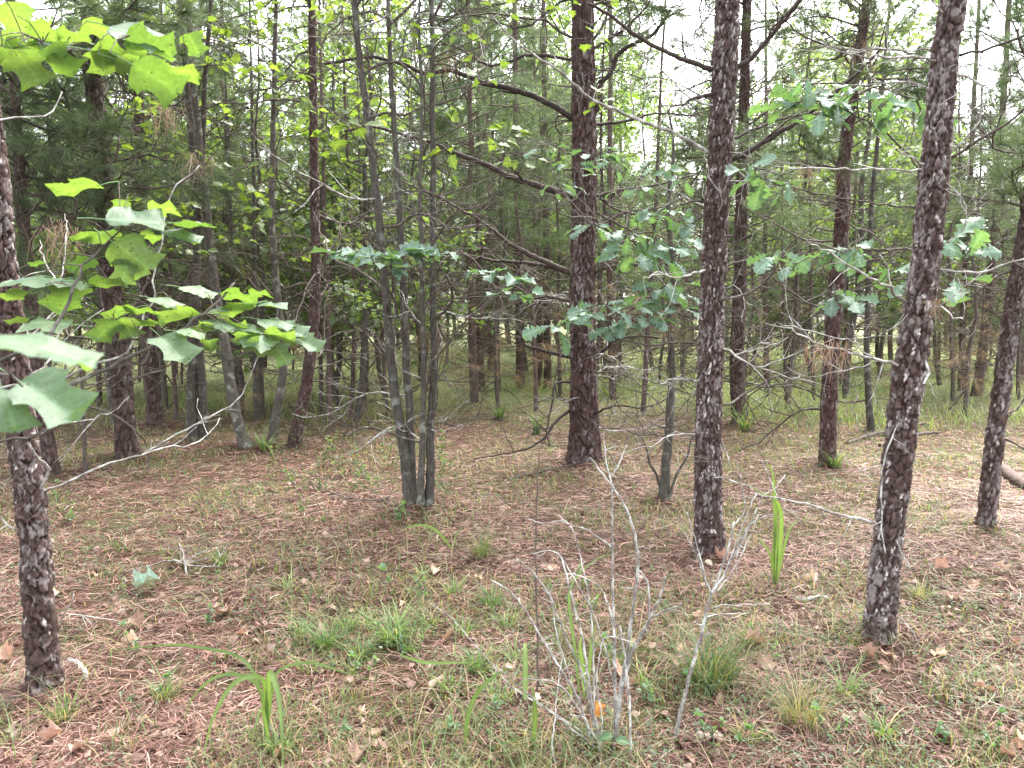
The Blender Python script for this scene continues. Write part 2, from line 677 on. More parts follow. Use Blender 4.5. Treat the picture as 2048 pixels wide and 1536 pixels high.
DEAD = {}
for key, mt in (('brown', M_TWIG), ('pale', M_PALE)):
    L_ = []
    for i in range(7):
        rng = np.random.default_rng(100 + i)
        mb = MB()
        grow(mb, (0, 0, 0), (1, 0, rng.uniform(-.15, .3)), 1.0, .0085, rng, 2, [], rng.uniform(-.5, .5), .19, 4.2)
        L_.append(mb.mesh('dead_branch', mt))
    DEAD[key] = L_


def needle_brush(mb, P, D, rng, per, ln, wd, back=.22, colf=None, droop=.25):
    """needles round the last part of a twig"""
    seglen = np.linalg.norm(P[-1] - P[0])
    f0 = max(0, 1 - back / max(seglen, .01))
    t = rng.uniform(f0, 1, per)
    idx = t * (len(P) - 1)
    i0 = np.clip(idx.astype(int), 0, len(P) - 2)
    fr = (idx - i0)[:, None]
    base = P[i0] * (1 - fr) + P[i0 + 1] * fr
    d = D[i0]
    side = rng.normal(size=(per, 3))
    side -= d * np.sum(side * d, 1)[:, None]
    side /= np.linalg.norm(side, axis=1)[:, None] + 1e-9
    a = rng.uniform(.25, 1.05, per)[:, None]
    nd = d * np.cos(a) + side * np.sin(a)
    nd[:, 2] -= droop * rng.random(per)
    nd /= np.linalg.norm(nd, axis=1)[:, None]
    ll = ln * rng.uniform(.7, 1.15, per)[:, None]
    s = np.cross(nd, rng.normal(size=(per, 3)))
    s /= np.linalg.norm(s, axis=1)[:, None] + 1e-9
    tip = base + nd * ll + np.array([[0, 0, -1.0]]) * ll * droop * .3
    v = np.stack([base - s * wd, base + s * wd, tip], 1).reshape(-1, 3)
    f = np.arange(per * 3).reshape(-1, 3)
    c = colf(rng, per)
    mb.add(v, None, f, np.repeat(c, 3, axis=0))


def green_needles(rng, n):
    base = lerp3((.07, .105, .055), (.15, .185, .105), rng.random(n))
    return base * rng.uniform(.75, 1.2)


def brown_needles(rng, n):
    return lerp3((.16, .095, .065), (.36, .26, .19), rng.random(n))


def make_bough(seed, L, per, ln, wd, dens=5.5, trop=.25):
    rng = np.random.default_rng(seed)
    wood, need, o_ = MB(), MB(), []
    grow(wood, (0, 0, 0), (1, 0, rng.uniform(.0, .35)), L, .011 * L ** .5, rng, 2, o_, trop, .13, dens, 5, (.5, .95), .5, (.28, .5))
    for P, D, dep in o_:
        if dep <= 1 or True:
            needle_brush(need, P, D, rng, per, ln, wd, .24, green_needles)
    return wood, need


BOUGH = []
for i in range(6):
    wd_, nd_ = make_bough(300 + i, 1.0, 52, .14, .0017, 5.0)
    BOUGH.append((wd_.mesh('bough_wood', M_TWIG), nd_.mesh('bough_needles', M_NEEDLE, smooth=False)))
print('bough tris', [len(b[1].polygons) for b in BOUGH])


def rotz_elev(az, el, roll=0.0):
    m = Matrix.Rotation(az, 3, 'Z') @ Matrix.Rotation(-el, 3, 'Y') @ Matrix.Rotation(roll, 3, 'X')
    return m.to_euler()


def on_path(P, Rr, z):
    i = int(np.clip(np.searchsorted(P[:, 2], z), 1, len(P) - 1))
    t = (z - P[i - 1, 2]) / max(1e-6, P[i, 2] - P[i - 1, 2])
    t = min(max(t, 0), 1)
    return P[i - 1] * (1 - t) + P[i] * t, Rr[i]


def add_dead(root, P, Rr, z0, z1, n, l0, l1, e0, e1, rng, key='brown', azs=None):
    for k in range(n):
        z = rng.uniform(z0, z1)
        p, r = on_path(P, Rr, z)
        az = rng.uniform(0, 2 * math.pi) if azs is None else rng.uniform(*azs)
        el = rng.uniform(e0, e1)
        d = np.array([math.cos(az) * math.cos(el), math.sin(az) * math.cos(el), math.sin(el)])
        q = p + d * r * .6 - V3(root.location)
        obj('branch', DEAD[key][rng.integers(7)], root, q, rotz_elev(az, el, rng.uniform(0, 6.28)), rng.uniform(l0, l1))


def add_boughs(root, P, Rr, z0, z1, n, l0, l1, e0, e1, rng, azs=None):
    for k in range(n):
        z = rng.uniform(z0, z1)
        p, r = on_path(P, Rr, z)
        az = rng.uniform(0, 2 * math.pi) if azs is None else rng.uniform(*azs)
        el = rng.uniform(e0, e1)
        d = np.array([math.cos(az) * math.cos(el), math.sin(az) * math.cos(el), math.sin(el)])
        q = p + d * r * .5 - V3(root.location)
        wm, nm = BOUGH[rng.integers(len(BOUGH))]
        s = rng.uniform(l0, l1)
        b = obj('branch', wm, root, q, rotz_elev(az, el, rng.uniform(-.5, .5)), s)
        tag(obj('needles', nm, b), kind='stuff')


def px_trunk(pts, top_h, y0=None):
    """trunk centre line and radii from base upwards: pts = [(px, py, width px)]"""
    g = gr(pts[0][0], pts[0][1])
    y = g.y if y0 is None else y0
    P = [V3(at(a, b, y)) for a, b, _ in pts]
    if y0 is None:
        P[0] = V3(g)
    rr = [c * .5 * y / FPX for _, _, c in pts]
    d = unit(P[-1] - P[-2])
    h = top_h - P[-1][2]
    if h > .3:
        d = unit(d * .6 + np.array([0, 0, .4]))
        for f in (.5, 1.0):
            P.append(P[-1] + d * h * .5)
            rr.append(rr[len(pts) - 1] * (1 - .62 * f))
    # foot runs a little into the ground
    P = [P[0] - unit(P[1] - P[0]) * .12] + P
    rr = [rr[0] * 1.06] + rr
    return np.array(P), np.array(rr), g


def traced(root, name, pts, y, w0, w1, mat, dy=0.0, seed=0, twigs=0, seg=6, tl=.35):
    """a limb that follows pixels at distance y (its tip dy nearer or farther)"""
    rng = np.random.default_rng(seed + 7)
    n = len(pts)
    P = np.array([V3(at(a, b, y + dy * i / max(1, n - 1))) for i, (a, b) in enumerate(pts)])
    rr = np.linspace(w0, w1, n) * .5 * y / FPX
    P, rr = catmull(P, rr, .05)
    P = P + rng.normal(size=P.shape) * .0035
    mb = MB()
    tube(mb, P, rr, seg, wob=.18, rng=rng)
    for k in range(twigs):
        i = rng.integers(max(1, len(P) // 6), len(P))
        d = unit(P[min(i + 1, len(P) - 1)] - P[max(i - 1, 0)])
        sd = unit(rng.normal(size=3) * np.array([1, .8, .8]) + np.array([0, 0, .15]))
        grow(mb, P[i], d * .6 + sd * .8, rng.uniform(.25, 1) * tl, max(.0016, rr[i] * .5), rng, 1, [], rng.uniform(-.6, .3), .2, 5, 4)
    return obj(name, mb.mesh(name, mat, V3(root.location)), root), P


# ------------------------------------------------------------------ the pines that stand out
def pine(label, pts, top, seg, step, pu, pv, amp, seed, grey=.35, flecks=.25, red=1.0):
    P, rr, g = px_trunk(pts, top)
    root = thing('pine_tree', label, 'pine tree', g)
    mb = MB()
    # root flare
    rr2 = rr.copy()
    P2, rr2 = bark_trunk(mb, P, rr2, seg, step, pu, pv, amp, seed, grey, flecks, red)
    obj('trunk', mb.mesh('trunk', M_PINE, g), root)
    return root, P2, rr2, g.y


rs = np.random.default_rng(5)
A, AP, AR, AY = pine('slim reddish pine with flaky bark nearest the camera at the left edge',
                     [(90, 1372, 82), (87, 1330, 68), (78, 1200, 61), (62, 1000, 57), (40, 850, 54), (20, 660, 51), (2, 480, 48), (-25, 200, 44), (-45, 0, 40)],
                     9, 96, .008, .021, .075, .0085, 11, .3, .15)
B, BP, BR, BY = pine('thick dark red pine with wide-spreading limbs standing mid-picture',
                     [(1168, 918, 86), (1169, 890, 70), (1168, 820, 60), (1166, 700, 55), (1165, 560, 52), (1168, 430, 50), (1168, 240, 49), (1166, 100, 46), (1166, 0, 44)],
                     14, 110, .014, .030, .15, .014, 12, .22, .05, 1.15)
C, CP_, CR, CY = pine('straight purplish pine flecked with pale bark scales, behind the dead shrubs',
                      [(1418, 1098, 76), (1418, 1070, 66), (1416, 950, 58), (1418, 800, 53), (1425, 600, 50), (1432, 450, 50), (1441, 300, 50), (1449, 150, 50), (1455, 0, 49), (1462, -200, 46)],
                      11, 110, .009, .020, .085, .009, 13, .38, .36)
D, DP, DR, DY = pine('leaning pine with pale grey bark patches and white dead twigs, near the right',
                     [(1757, 1272, 72), (1760, 1245, 64), (1774, 1100, 60), (1798, 900, 60), (1815, 760, 62), (1836, 640, 58), (1858, 450, 56), (1872, 300, 54), (1888, 140, 50), (1904, 0, 47), (1925, -200, 44)],
                     10, 100, .008, .021, .085, .0085, 14, .55, .3)
E, EP, ER, EY = pine('thin dark pine slanting out of the picture at the right edge',
                     [(1970, 1052, 44), (1974, 1020, 36), (1985, 920, 36), (2002, 790, 35), (2025, 620, 32), (2048, 480, 30), (2080, 250, 28)],
                     9, 64, .014, .023, .09, .008, 15, .35, .15)
F, FP, FR, FY = pine('slim crooked pine with loose brown bark between the two front pines',
                     [(1654, 928, 40), (1656, 880, 34), (1660, 750, 33), (1670, 600, 32), (1684, 450, 30), (1688, 330, 26), (1700, 230, 24), (1716, 110, 22), (1734, 0, 20)],
                     11, 64, .016, .03, .13, .009, 16, .2, .08, 1.25)
G, GP, GR_, GY = pine('dark red pine standing just behind the flecked straight pine',
                      [(1482, 848, 40), (1477, 800, 32), (1474, 700, 30), (1480, 560, 27), (1482, 440, 25), (1486, 300, 22), (1490, 150, 20)],
                      12, 64, .02, .032, .14, .010, 17, .15, .05, 1.1)
H, HP, HR, HY = pine('dark broad-based pine rising behind the tulip leaves at left',
                     [(256, 918, 58), (252, 880, 46), (240, 720, 40), (222, 560, 37), (206, 330, 34), (190, 200, 32), (182, 120, 30), (176, 0, 28)],
                     12, 72, .018, .032, .15, .012, 18, .12, .05)
I_, IP, IR, IY = pine('dark upright pine behind the broad-based pine, left of the mossy saplings',
                      [(312, 852, 42), (308, 810, 33), (300, 680, 30), (293, 560, 27), (285, 400, 24), (278, 220, 20), (270, 60, 18)],
                      12, 56, .024, .038, .12, .009, 19, .12, .03)
M, MP, MR, MY = pine('bare red pine leaning to the right at its foot, beside the mossy saplings',
                     [(588, 893, 34), (594, 860, 28), (614, 760, 25), (628, 640, 22), (632, 520, 20), (629, 380, 19), (627, 200, 17), (624, 0, 15)],
                     12, 56, .02, .03, .1, .007, 20, .15, .05, 1.1)
U, UP, UR, UY = pine('bushy young pine partly hidden by the slim left-edge pine',
                     [(104, 948, 38), (98, 900, 30), (80, 780, 27), (62, 600, 24), (44, 400, 22), (30, 200, 18), (20, 0, 14)],
                     8, 56, .02, .03, .09, .007, 21, .12, .05)

# limbs of the main pine
BL = [([(1150, 240), (1100, 207), (1030, 180), (965, 165), (900, 140), (850, 146), (800, 126), (735, 115), (650, 128)], 14, 5, -.4, 9),
      ([(1152, 396), (1091, 376), (1026, 355), (975, 331), (930, 314), (889, 297), (862, 284), (821, 273), (742, 253), (690, 262)], 15, 4, -.7, 9),
      ([(1145, 547), (1094, 525), (1043, 501), (1005, 477), (975, 452), (923, 420), (872, 393), (800, 360)], 13, 3, -.3, 7),
      ([(1145, 550), (1094, 532), (1026, 524), (992, 522), (958, 515), (917, 508), (860, 512)], 10, 3, .8, 6),
      ([(1186, 548), (1214, 535), (1248, 532), (1293, 532), (1320, 539), (1340, 552), (1380, 556)], 9, 3, -.8, 5),
      ([(1142, 603), (1094, 594), (1053, 599), (992, 595), (941, 595), (890, 600)], 6, 2, -.2, 6),
      ([(1140, 715), (1094, 703), (1050, 691)], 9, 6, -.5, 1),
      ([(1184, 711), (1214, 696), (1228, 681), (1279, 672), (1330, 678)], 8, 3, -.6, 4),
      ([(1180, 240), (1200, 205), (1197, 171), (1221, 147), (1238, 106), (1275, 85), (1306, 68), (1340, 20)], 13, 6, -.3, 5),
      ([(1188, 250), (1258, 241), (1313, 227), (1390, 232)], 8, 3, .5, 5),
      ([(1145, 765), (1111, 768), (1105, 805), (1094, 853), (1098, 890)], 6, 3, -.4, 4),
      ([(1140, 821), (1111, 843), (1087, 877), (1053, 898), (992, 910), (947, 917)], 8, 2, -.8, 7),
      ([(1184, 830), (1230, 812), (1290, 815), (1340, 795)], 6, 2, -.9, 7),
      ([(1150, 120), (1060, 110), (980, 130), (900, 90), (820, 100)], 8, 3, .6, 7),
      ([(1184, 395), (1240, 380), (1300, 372), (1390, 350)], 8, 3, .3, 6),
      ([(1184, 460), (1250, 425), (1320, 415), (1400, 380)], 6, 2, .9, 6)]
for k, (pts, w0, w1, dy, tw) in enumerate(BL):
    traced(B, 'branch', pts, BY, w0 * .88, w1, M_LIMB, dy, 20 + k, tw, 7, .8)
CL = [([(1430, 142), (1375, 120), (1348, 112), (1275, 72), (1214, 27), (1175, 5)], 11, 5, -.5, 4, M_LIMB),
      ([(1468, 140), (1512, 106), (1553, 58), (1580, 27), (1605, -8)], 11, 8, -.3, 2, M_LIMB),
      ([(1462, 322), (1512, 294), (1567, 260), (1615, 232), (1656, 198), (1690, 167), (1717, 144), (1760, 100)], 11, 4, -.4, 4, M_LIMB),
      ([(1465, 278), (1519, 255), (1567, 236), (1642, 226), (1690, 207), (1758, 185), (1820, 154)], 6, 2, .4, 6, M_LIMB),
      ([(1425, 311), (1392, 290), (1350, 267), (1292, 246), (1231, 219), (1176, 193), (1156, 174), (1094, 126), (1043, 92), (980, 30)], 9, 3, -.6, 6, M_PALE),
      ([(1428, 188), (1392, 195), (1368, 208), (1340, 215)], 8, 3, -.2, 3, M_LIMB),
      ([(1420, 534), (1389, 546), (1355, 556), (1320, 545), (1298, 552)], 5, 2, -.5, 4, M_PALE),
      ([(1436, 694), (1461, 703), (1471, 711), (1512, 734), (1553, 723), (1577, 713)], 6, 2, -.4, 3, M_PALE),
      ([(1470, 711), (1512, 699), (1550, 689), (1577, 674)], 4, 2, -.5, 2, M_PALE),
      ([(1408, 687), (1348, 686), (1300, 690), (1240, 680)], 5, 2, .5, 4, M_LIMB),
      ([(1406, 763), (1348, 757), (1320, 770)], 5, 2, -.4, 4, M_PALE),
      ([(1448, 533), (1495, 522), (1533, 522), (1580, 511), (1649, 508), (1785, 510)], 5, 2, .6, 5, M_LIMB),
      ([(1432, 415), (1400, 402), (1360, 410), (1330, 430)], 5, 2, -.3, 4, M_LIMB),
      ([(1440, 870), (1452, 905), (1462, 935)], 3, 1.5, -.1, 1, M_PALE),
      ([(1392, 868), (1340, 872), (1300, 895)], 4, 1.5, -.4, 4, M_PALE),
      ([(1400, 958), (1440, 955), (1500, 972), (1530, 990)], 3, 1.5, -.35, 2, M_PALE)]
for k, (pts, w0, w1, dy, tw, mt) in enumerate(CL):
    traced(C, 'branch', pts, CY, w0, w1, mt, dy, 60 + k, tw, 6, .45)
DL = [([(1806, 731), (1758, 720), (1717, 710), (1683, 700), (1656, 693), (1615, 677), (1584, 660), (1533, 645)], 6, 2, -.35, 4, M_PALE),
      ([(1751, 718), (1724, 703), (1710, 686), (1683, 679), (1621, 662), (1550, 647)], 3.5, 1.5, -.3, 3, M_PALE),
      ([(1758, 722), (1710, 737), (1656, 747), (1615, 754), (1574, 737)], 3.5, 1.5, -.2, 3, M_PALE),
      ([(1815, 606), (1789, 590), (1782, 573), (1751, 563), (1717, 542), (1676, 515), (1642, 498), (1615, 481)], 6, 2, -.4, 3, M_PALE),
      ([(1845, 540), (1895, 542), (1956, 546), (2004, 532), (2048, 517), (2090, 500)], 5, 3, -.25, 3, M_PALE),
      ([(1852, 341), (1792, 338), (1724, 338), (1656, 337), (1580, 335), (1540, 328)], 4.5, 1.5, -.3, 3, M_PALE),
      ([(1850, 330), (1826, 314), (1799, 304), (1789, 294)], 5, 2, -.2, 2, M_PALE),
      ([(1892, 323), (1946, 287), (2014, 249), (2060, 205)], 6, 3.5, -.3, 2, M_TWIG),
      ([(1908, 116), (1963, 99), (2048, 72), (2080, 60)], 6, 4, -.3, 3, M_TWIG),
      ([(1878, 122), (1826, 113), (1775, 116), (1710, 109), (1640, 90)], 5, 2, -.4, 4, M_PALE),
      ([(1880, 110), (1867, 98), (1826, 100), (1751, 96), (1700, 104)], 4, 2, .3, 4, M_PALE),
      ([(1845, 637), (1861, 617), (1885, 617), (1908, 635), (1926, 638), (1929, 614)], 4, 2, -.3, 2, M_PALE),
      ([(1826, 745), (1840, 768), (1833, 785), (1809, 829), (1782, 877), (1768, 928), (1761, 975), (1764, 1060), (1770, 1105)], 4, 3, -.11, 3, M_PALE),
      ([(1752, 1048), (1675, 1027), (1613, 1010), (1555, 997), (1500, 985)], 6, 2.5, -.2, 3, M_PALE),
      ([(1779, 1060), (1797, 1090), (1812, 1118), (1820, 1140)], 3, 1.5, -.25, 0, M_PALE),
      ([(1835, 710), (1856, 735), (1847, 768)], 7, 5, -.12, 1, M_PALE),
      ([(1772, 1215), (1800, 1238), (1826, 1265), (1838, 1290)], 3, 1.5, -.2, 0, M_PALE)]
for k, (pts, w0, w1, dy, tw, mt) in enumerate(DL):
    traced(D, 'branch', pts, DY, w0, w1, mt, dy, 90 + k, tw, 6, .32)
AL = [([(86, 985), (116, 972), (171, 949), (222, 925), (284, 908), (349, 870), (410, 840), (461, 811), (485, 788), (513, 723)], 5.5, 2, .5, 3, M_PALE),
      ([(284, 908), (325, 896), (386, 889), (413, 870), (441, 836)], 3.5, 1.5, .35, 2, M_PALE),
      ([(76, 985), (97, 942), (75, 915), (64, 900)], 7, 5, -.12, 0, M_PALE),
      ([(50, 872), (89, 863), (116, 848), (171, 840), (219, 826), (260, 792)], 4, 2, -.2, 3, M_PALE),
      ([(60, 1060), (28, 1058), (0, 1035), (-30, 1010)], 5, 3, -.15, 1, M_PALE),
      ([(118, 1245), (128, 1225), (150, 1190)], 4, 2, -.1, 1, M_PALE),
      ([(40, 760), (85, 735), (120, 660), (113, 570), (85, 511), (80, 481)], 4, 2, .4, 2, M_PALE),
      ([(30, 700), (110, 620), (124, 560), (133, 470), (128, 430)], 4, 2, .6, 2, M_PALE)]
for k, (pts, w0, w1, dy, tw, mt) in enumerate(AL):
    traced(A, 'branch', pts, AY, w0, w1, mt, dy, 120 + k, tw, 6, .3)

# many thin dead branches on the middle pines
add_dead(B, BP, BR, .6, 5.4, 34, .7, 1.8, -.35, .35, rs)
add_dead(B, BP, BR, .45, 1.9, 12, .6, 1.3, -.25, .3, rs, 'pale')
add_dead(C, CP_, CR, .9, 4.2, 9, .4, .9, -.3, .5, rs, 'pale')
add_dead(C, CP_, CR, .9, 4.2, 10, .5, 1.1, -.2, .6, rs)
add_dead(D, DP, DR, 1.3, 3.8, 8, .35, .8, -.3, .5, rs, 'pale')
add_dead(E, EP, ER, .7, 4.5, 18, .5, 1.2, -.3, .5, rs)
add_dead(F, FP, FR, .6, 5.2, 36, .7, 1.8, -.3, .7, rs)
add_dead(G, GP, GR_, .5, 5.2, 36, .8, 2.0, -.3, .5, rs)
add_dead(H, HP, HR, .6, 5.2, 34, .7, 1.8, -.4, .4, rs)
add_dead(I_, IP, IR, .5, 5.5, 34, .8, 1.9, -.4, .4, rs)
add_dead(M, MP, MR, .8, 5.8, 34, .7, 1.8, -.3, .5, rs)
add_dead(U, UP, UR, .5, 3.0, 16, .6, 1.4, -.4, .4, rs)
# live boughs: in view on the bushy ones, high crowns on the rest
add_boughs(U, UP, UR, 1.9, 7.8, 44, .9, 1.6, -.2, .6, rs)
add_boughs(H, HP, HR, 2.3, 5.0, 10, .9, 1.5, -.2, .4, rs)
add_boughs(H, HP, HR, 2.6, 7.0, 18, 1.2, 2.0, -.15, .4, rs)
add_boughs(I_, IP, IR, 2.4, 7.5, 20, 1.2, 2.0, -.15, .4, rs)
add_boughs(U, UP, UR, 1.5, 5.0, 18, .8, 1.5, -.25, .3, rs)
add_boughs(H, HP, HR, 6, 11.5, 14, 1.2, 1.9, 0, .7, rs)
add_boughs(I_, IP, IR, 1.6, 5.5, 12, .8, 1.5, -.3, .3, rs)
add_boughs(I_, IP, IR, 6, 11.5, 14, 1.2, 1.9, 0, .7, rs)
add_boughs(F, FP, FR, 2.4, 6.4, 28, .8, 1.5, -.1, .7, rs)
add_boughs(F, FP, FR, 6.0, 10.8, 16, 1.1, 1.8, 0, .8, rs)
add_boughs(G, GP, GR_, 2.2, 6.4, 28, .9, 1.6, -.3, .4, rs)
add_boughs(G, GP, GR_, 6, 11.8, 14, 1.2, 1.9, 0, .7, rs)
add_boughs(E, EP, ER, 2.2, 4.6, 18, .7, 1.3, -.2, .6, rs)
add_boughs(E, EP, ER, 5, 8.8, 12, 1.0, 1.6, 0, .8, rs)
add_boughs(M, MP, MR, 4.8, 11.8, 22, 1.0, 1.8, 0, .7, rs)
add_boughs(B, BP, BR, 4.2, 6.2, 8, 1.0, 1.7, 0, .5, rs)
add_boughs(B, BP, BR, 5.6, 13.5, 30, 1.5, 2.4, 0, .7, rs)
add_boughs(C, CP_, CR, 5.2, 10.8, 18, 1.1, 1.8, 0, .8, rs)
add_boughs(D, DP, DR, 4.4, 9.8, 16, 1.0, 1.7, 0, .8, rs)
add_boughs(A, AP, AR, 4.2, 8.8, 14, 1.0, 1.6, 0, .8, rs)

# ------------------------------------------------------------------ leaf shapes
def leaf_mesh(name, prof, mat, rows=14, cols=4, fold=.12, droop=.25, notch=0.0, wave=0.0, seed=0, col_a=(.06, .12, .03), col_b=(.09, .16, .045), curl=0.0, pet=.25):
    """leaf of length 1 along +X from its base; prof = [(t, half width)]"""
    rng = np.random.default_rng(seed)
    t = np.linspace(0, 1, rows)
    hw = np.interp(t, [p[0] for p in prof], [p[1] for p in prof])
    c = np.linspace(-1, 1, 2 * cols + 1)
    Tm, Cm = np.meshgrid(t, c, indexing='ij')
    W = hw[:, None] * np.ones_like(c)[None]
    ac = np.abs(Cm)
    X = np.interp(Tm, [0, .8, 1], [0, .86, .9]) if notch else Tm
    X = X + notch * (Tm ** 5) * ac + .06 * ac * W * 2
    Y = Cm * W
    Z = fold * ac * W * 2 - droop * Tm ** 2 * .5 + wave * np.sin(Tm * 9 + Cm * 2.0 + seed) * ac * .1
    Z += curl * (Y ** 2) * 2.5 + rng.normal(size=Z.shape) * .006 * (ac > .5)
    v = np.stack([X, Y, Z], -1).reshape(-1, 3)
    m = 2 * cols + 1
    i = np.arange(rows - 1)[:, None] * m + np.arange(m - 1)[None]
    q = np.stack([i, i + m, i + m + 1, i + 1], -1).reshape(-1, 4)
    vein = np.exp(-(ac / .10) ** 2) * .55
    side = (np.abs(((Tm * 6 - ac * 1.3) % 1.0) - .5) < .09) * (ac > .05) * .22
    k = np.clip(vein + side, 0, 1).reshape(-1)
    k2 = rng.random(len(v)) * .35
    cc = lerp3(col_a, col_b, np.clip(k2, 0, 1)) * (1 + .55 * k)[:, None]
    mb = MB()
    mb.add(v, q, None, cc)
    if pet:
        P = np.array([[-pet, 0, .02], [-pet * .5, 0, .025], [0, 0, 0], [.1, 0, -.004]])
        tube(mb, P, [.012, .011, .01, .004], 4, np.array(col_b) * 1.3)
    return mb.mesh(name, mat)


TULIP_P = [(0, .08), (.02, .2), (.06, .36), (.12, .43), (.20, .46), (.27, .50), (.30, .55), (.34, .42), (.40, .34), (.50, .31), (.60, .34), (.70, .41), (.76, .46), (.80, .52), (.85, .34), (.92, .18), (1.0, .05)]
TULIP = [leaf_mesh('tulip_leaf', TULIP_P, M_TULIP, 34, 5, f, d, .10, .35, i, (.075, .125, .045), (.10, .155, .06), pet=.45)
         for i, (f, d) in enumerate([(.10, .2), (.2, .35), (.02, .5), (-.08, .3)])]
OAK_P = [(0, .02), (.08, .04), (.18, .15), (.25, .07), (.34, .22), (.43, .10), (.52, .31), (.62, .15), (.71, .36), (.8, .20), (.87, .25), (.94, .15), (1, .03)]
OAK = [leaf_mesh('oak_leaf', OAK_P, M_OAK, 30, 3, f, d, 0, .5, 10 + i, (.07, .12, .065), (.10, .155, .09), pet=.12)
       for i, (f, d) in enumerate([(.15, .3), (.25, .6), (.05, .9), (-.1, .5)])]
MAPLE_P = [(0, .05), (.03, .24), (.12, .40), (.22, .48), (.3, .36), (.4, .33), (.52, .46), (.6, .38), (.7, .22), (.85, .12), (1, .01)]
MAPLE = [leaf_mesh('broad_leaf', MAPLE_P, M_LEAF, 14, 2, f, d, 0, .3, 20 + i, (.08, .115, .03), (.11, .15, .045), pet=.35)
         for i, (f, d) in enumerate([(.12, .25), (.22, .45), (.0, .6)])]
MINT = [leaf_mesh('mint_leaf', MAPLE_P, M_OAK, 16, 2, f, d, 0, .3, 25 + i, (.085, .14, .085), (.115, .175, .11), pet=.3) for i, (f, d) in enumerate([(.12, .2), (.2, .35)])]
OVATE_P = [(0, .03), (.1, .17), (.25, .29), (.45, .33), (.65, .27), (.85, .12), (1, .005)]
OVATE = [leaf_mesh('oval_leaf', OVATE_P, M_LEAF, 9, 2, f, d, 0, .2, 30 + i, (.045, .10, .028), (.07, .14, .04), pet=.12)
         for i, (f, d) in enumerate([(.15, .3), (.25, .5)])]
UPV = np.array([0, 0, 1.0])


def put_leaf(root, meshes, pos, d, nrm, size, rng, wx=1.0, name='leaf'):
    M3 = axes_from(np.array([d]), np.array([nrm]))[0]
    e = Matrix(M3.tolist()).to_euler()
    return obj(name, meshes[rng.integers(len(meshes))], root, V3(pos) - V3(root.location), e, (size, size * wx, size))


# ------------------------------------------------------------------ tulip poplar sapling at the left
rt = np.random.default_rng(42)
TB = Vector((-1.72, 1.75, ghf(-1.72, 1.75)))
tul = thing('tulip_tree_sapling', 'tulip poplar sapling reaching in from the left edge with large lobed bright green leaves', 'sapling', TB)
mb = MB()
sp, sr = catmull([V3(TB) - [0, 0, .1], V3(TB) + [.02, .02, .8], V3(TB) + [-.02, .06, 1.6], V3(TB) + [.03, .1, 2.4], V3(TB) + [0, .15, 3.2]], [.024, .02, .016, .011, .005], .08)
tube(mb, sp, sr, 8, wob=.1, rng=rt)
obj('trunk', mb.mesh('trunk', M_HARD, TB), tul)
TBR = []
YT = 2.15
for k, (pts, y, w0, w1, dy, mt) in enumerate([
        ([(-180, 930), (-60, 850), (60, 800), (140, 773), (191, 747), (267, 713), (308, 689), (369, 655), (410, 624), (444, 597), (468, 566)], 1.9, 13, 5, .45, M_HARD),
        ([(-150, 820), (0, 720), (90, 675), (126, 626), (150, 576), (171, 532), (205, 494), (243, 460)], 1.8, 10, 4, .3, M_HARD),
        ([(-150, 150), (-40, 110), (0, 95), (50, 88), (130, 97), (200, 92), (262, 74)], 1.7, 6, 3, .0, M_HARD),
        ([(-150, 800), (60, 770), (130, 754), (191, 728), (239, 716), (267, 686), (280, 652), (301, 604), (312, 540), (330, 440), (352, 372), (400, 330)], 2.0, 6, 3, .5, M_PALE),
        ([(140, 670), (220, 676), (300, 678), (380, 672), (430, 660), (500, 640)], 2.1, 5, 2, .3, M_HARD),
        ([(-150, 900), (0, 884), (51, 874), (89, 863), (116, 848), (170, 800)], 1.6, 6, 3, .0, M_HARD),
        ([(-120, 260), (0, 238), (60, 236), (105, 222), (120, 180)], 2.2, 4, 2, .2, M_PALE),
        ([(-60, 760), (-20, 750), (22, 755), (40, 768)], .95, 8, 5, .0, M_HARD)]):
    o_, P_ = traced(tul, 'branch', pts, y, w0, w1, mt, dy, 200 + k, 0, 7)
    TBR.append(P_)
TALL = np.vstack(TBR)
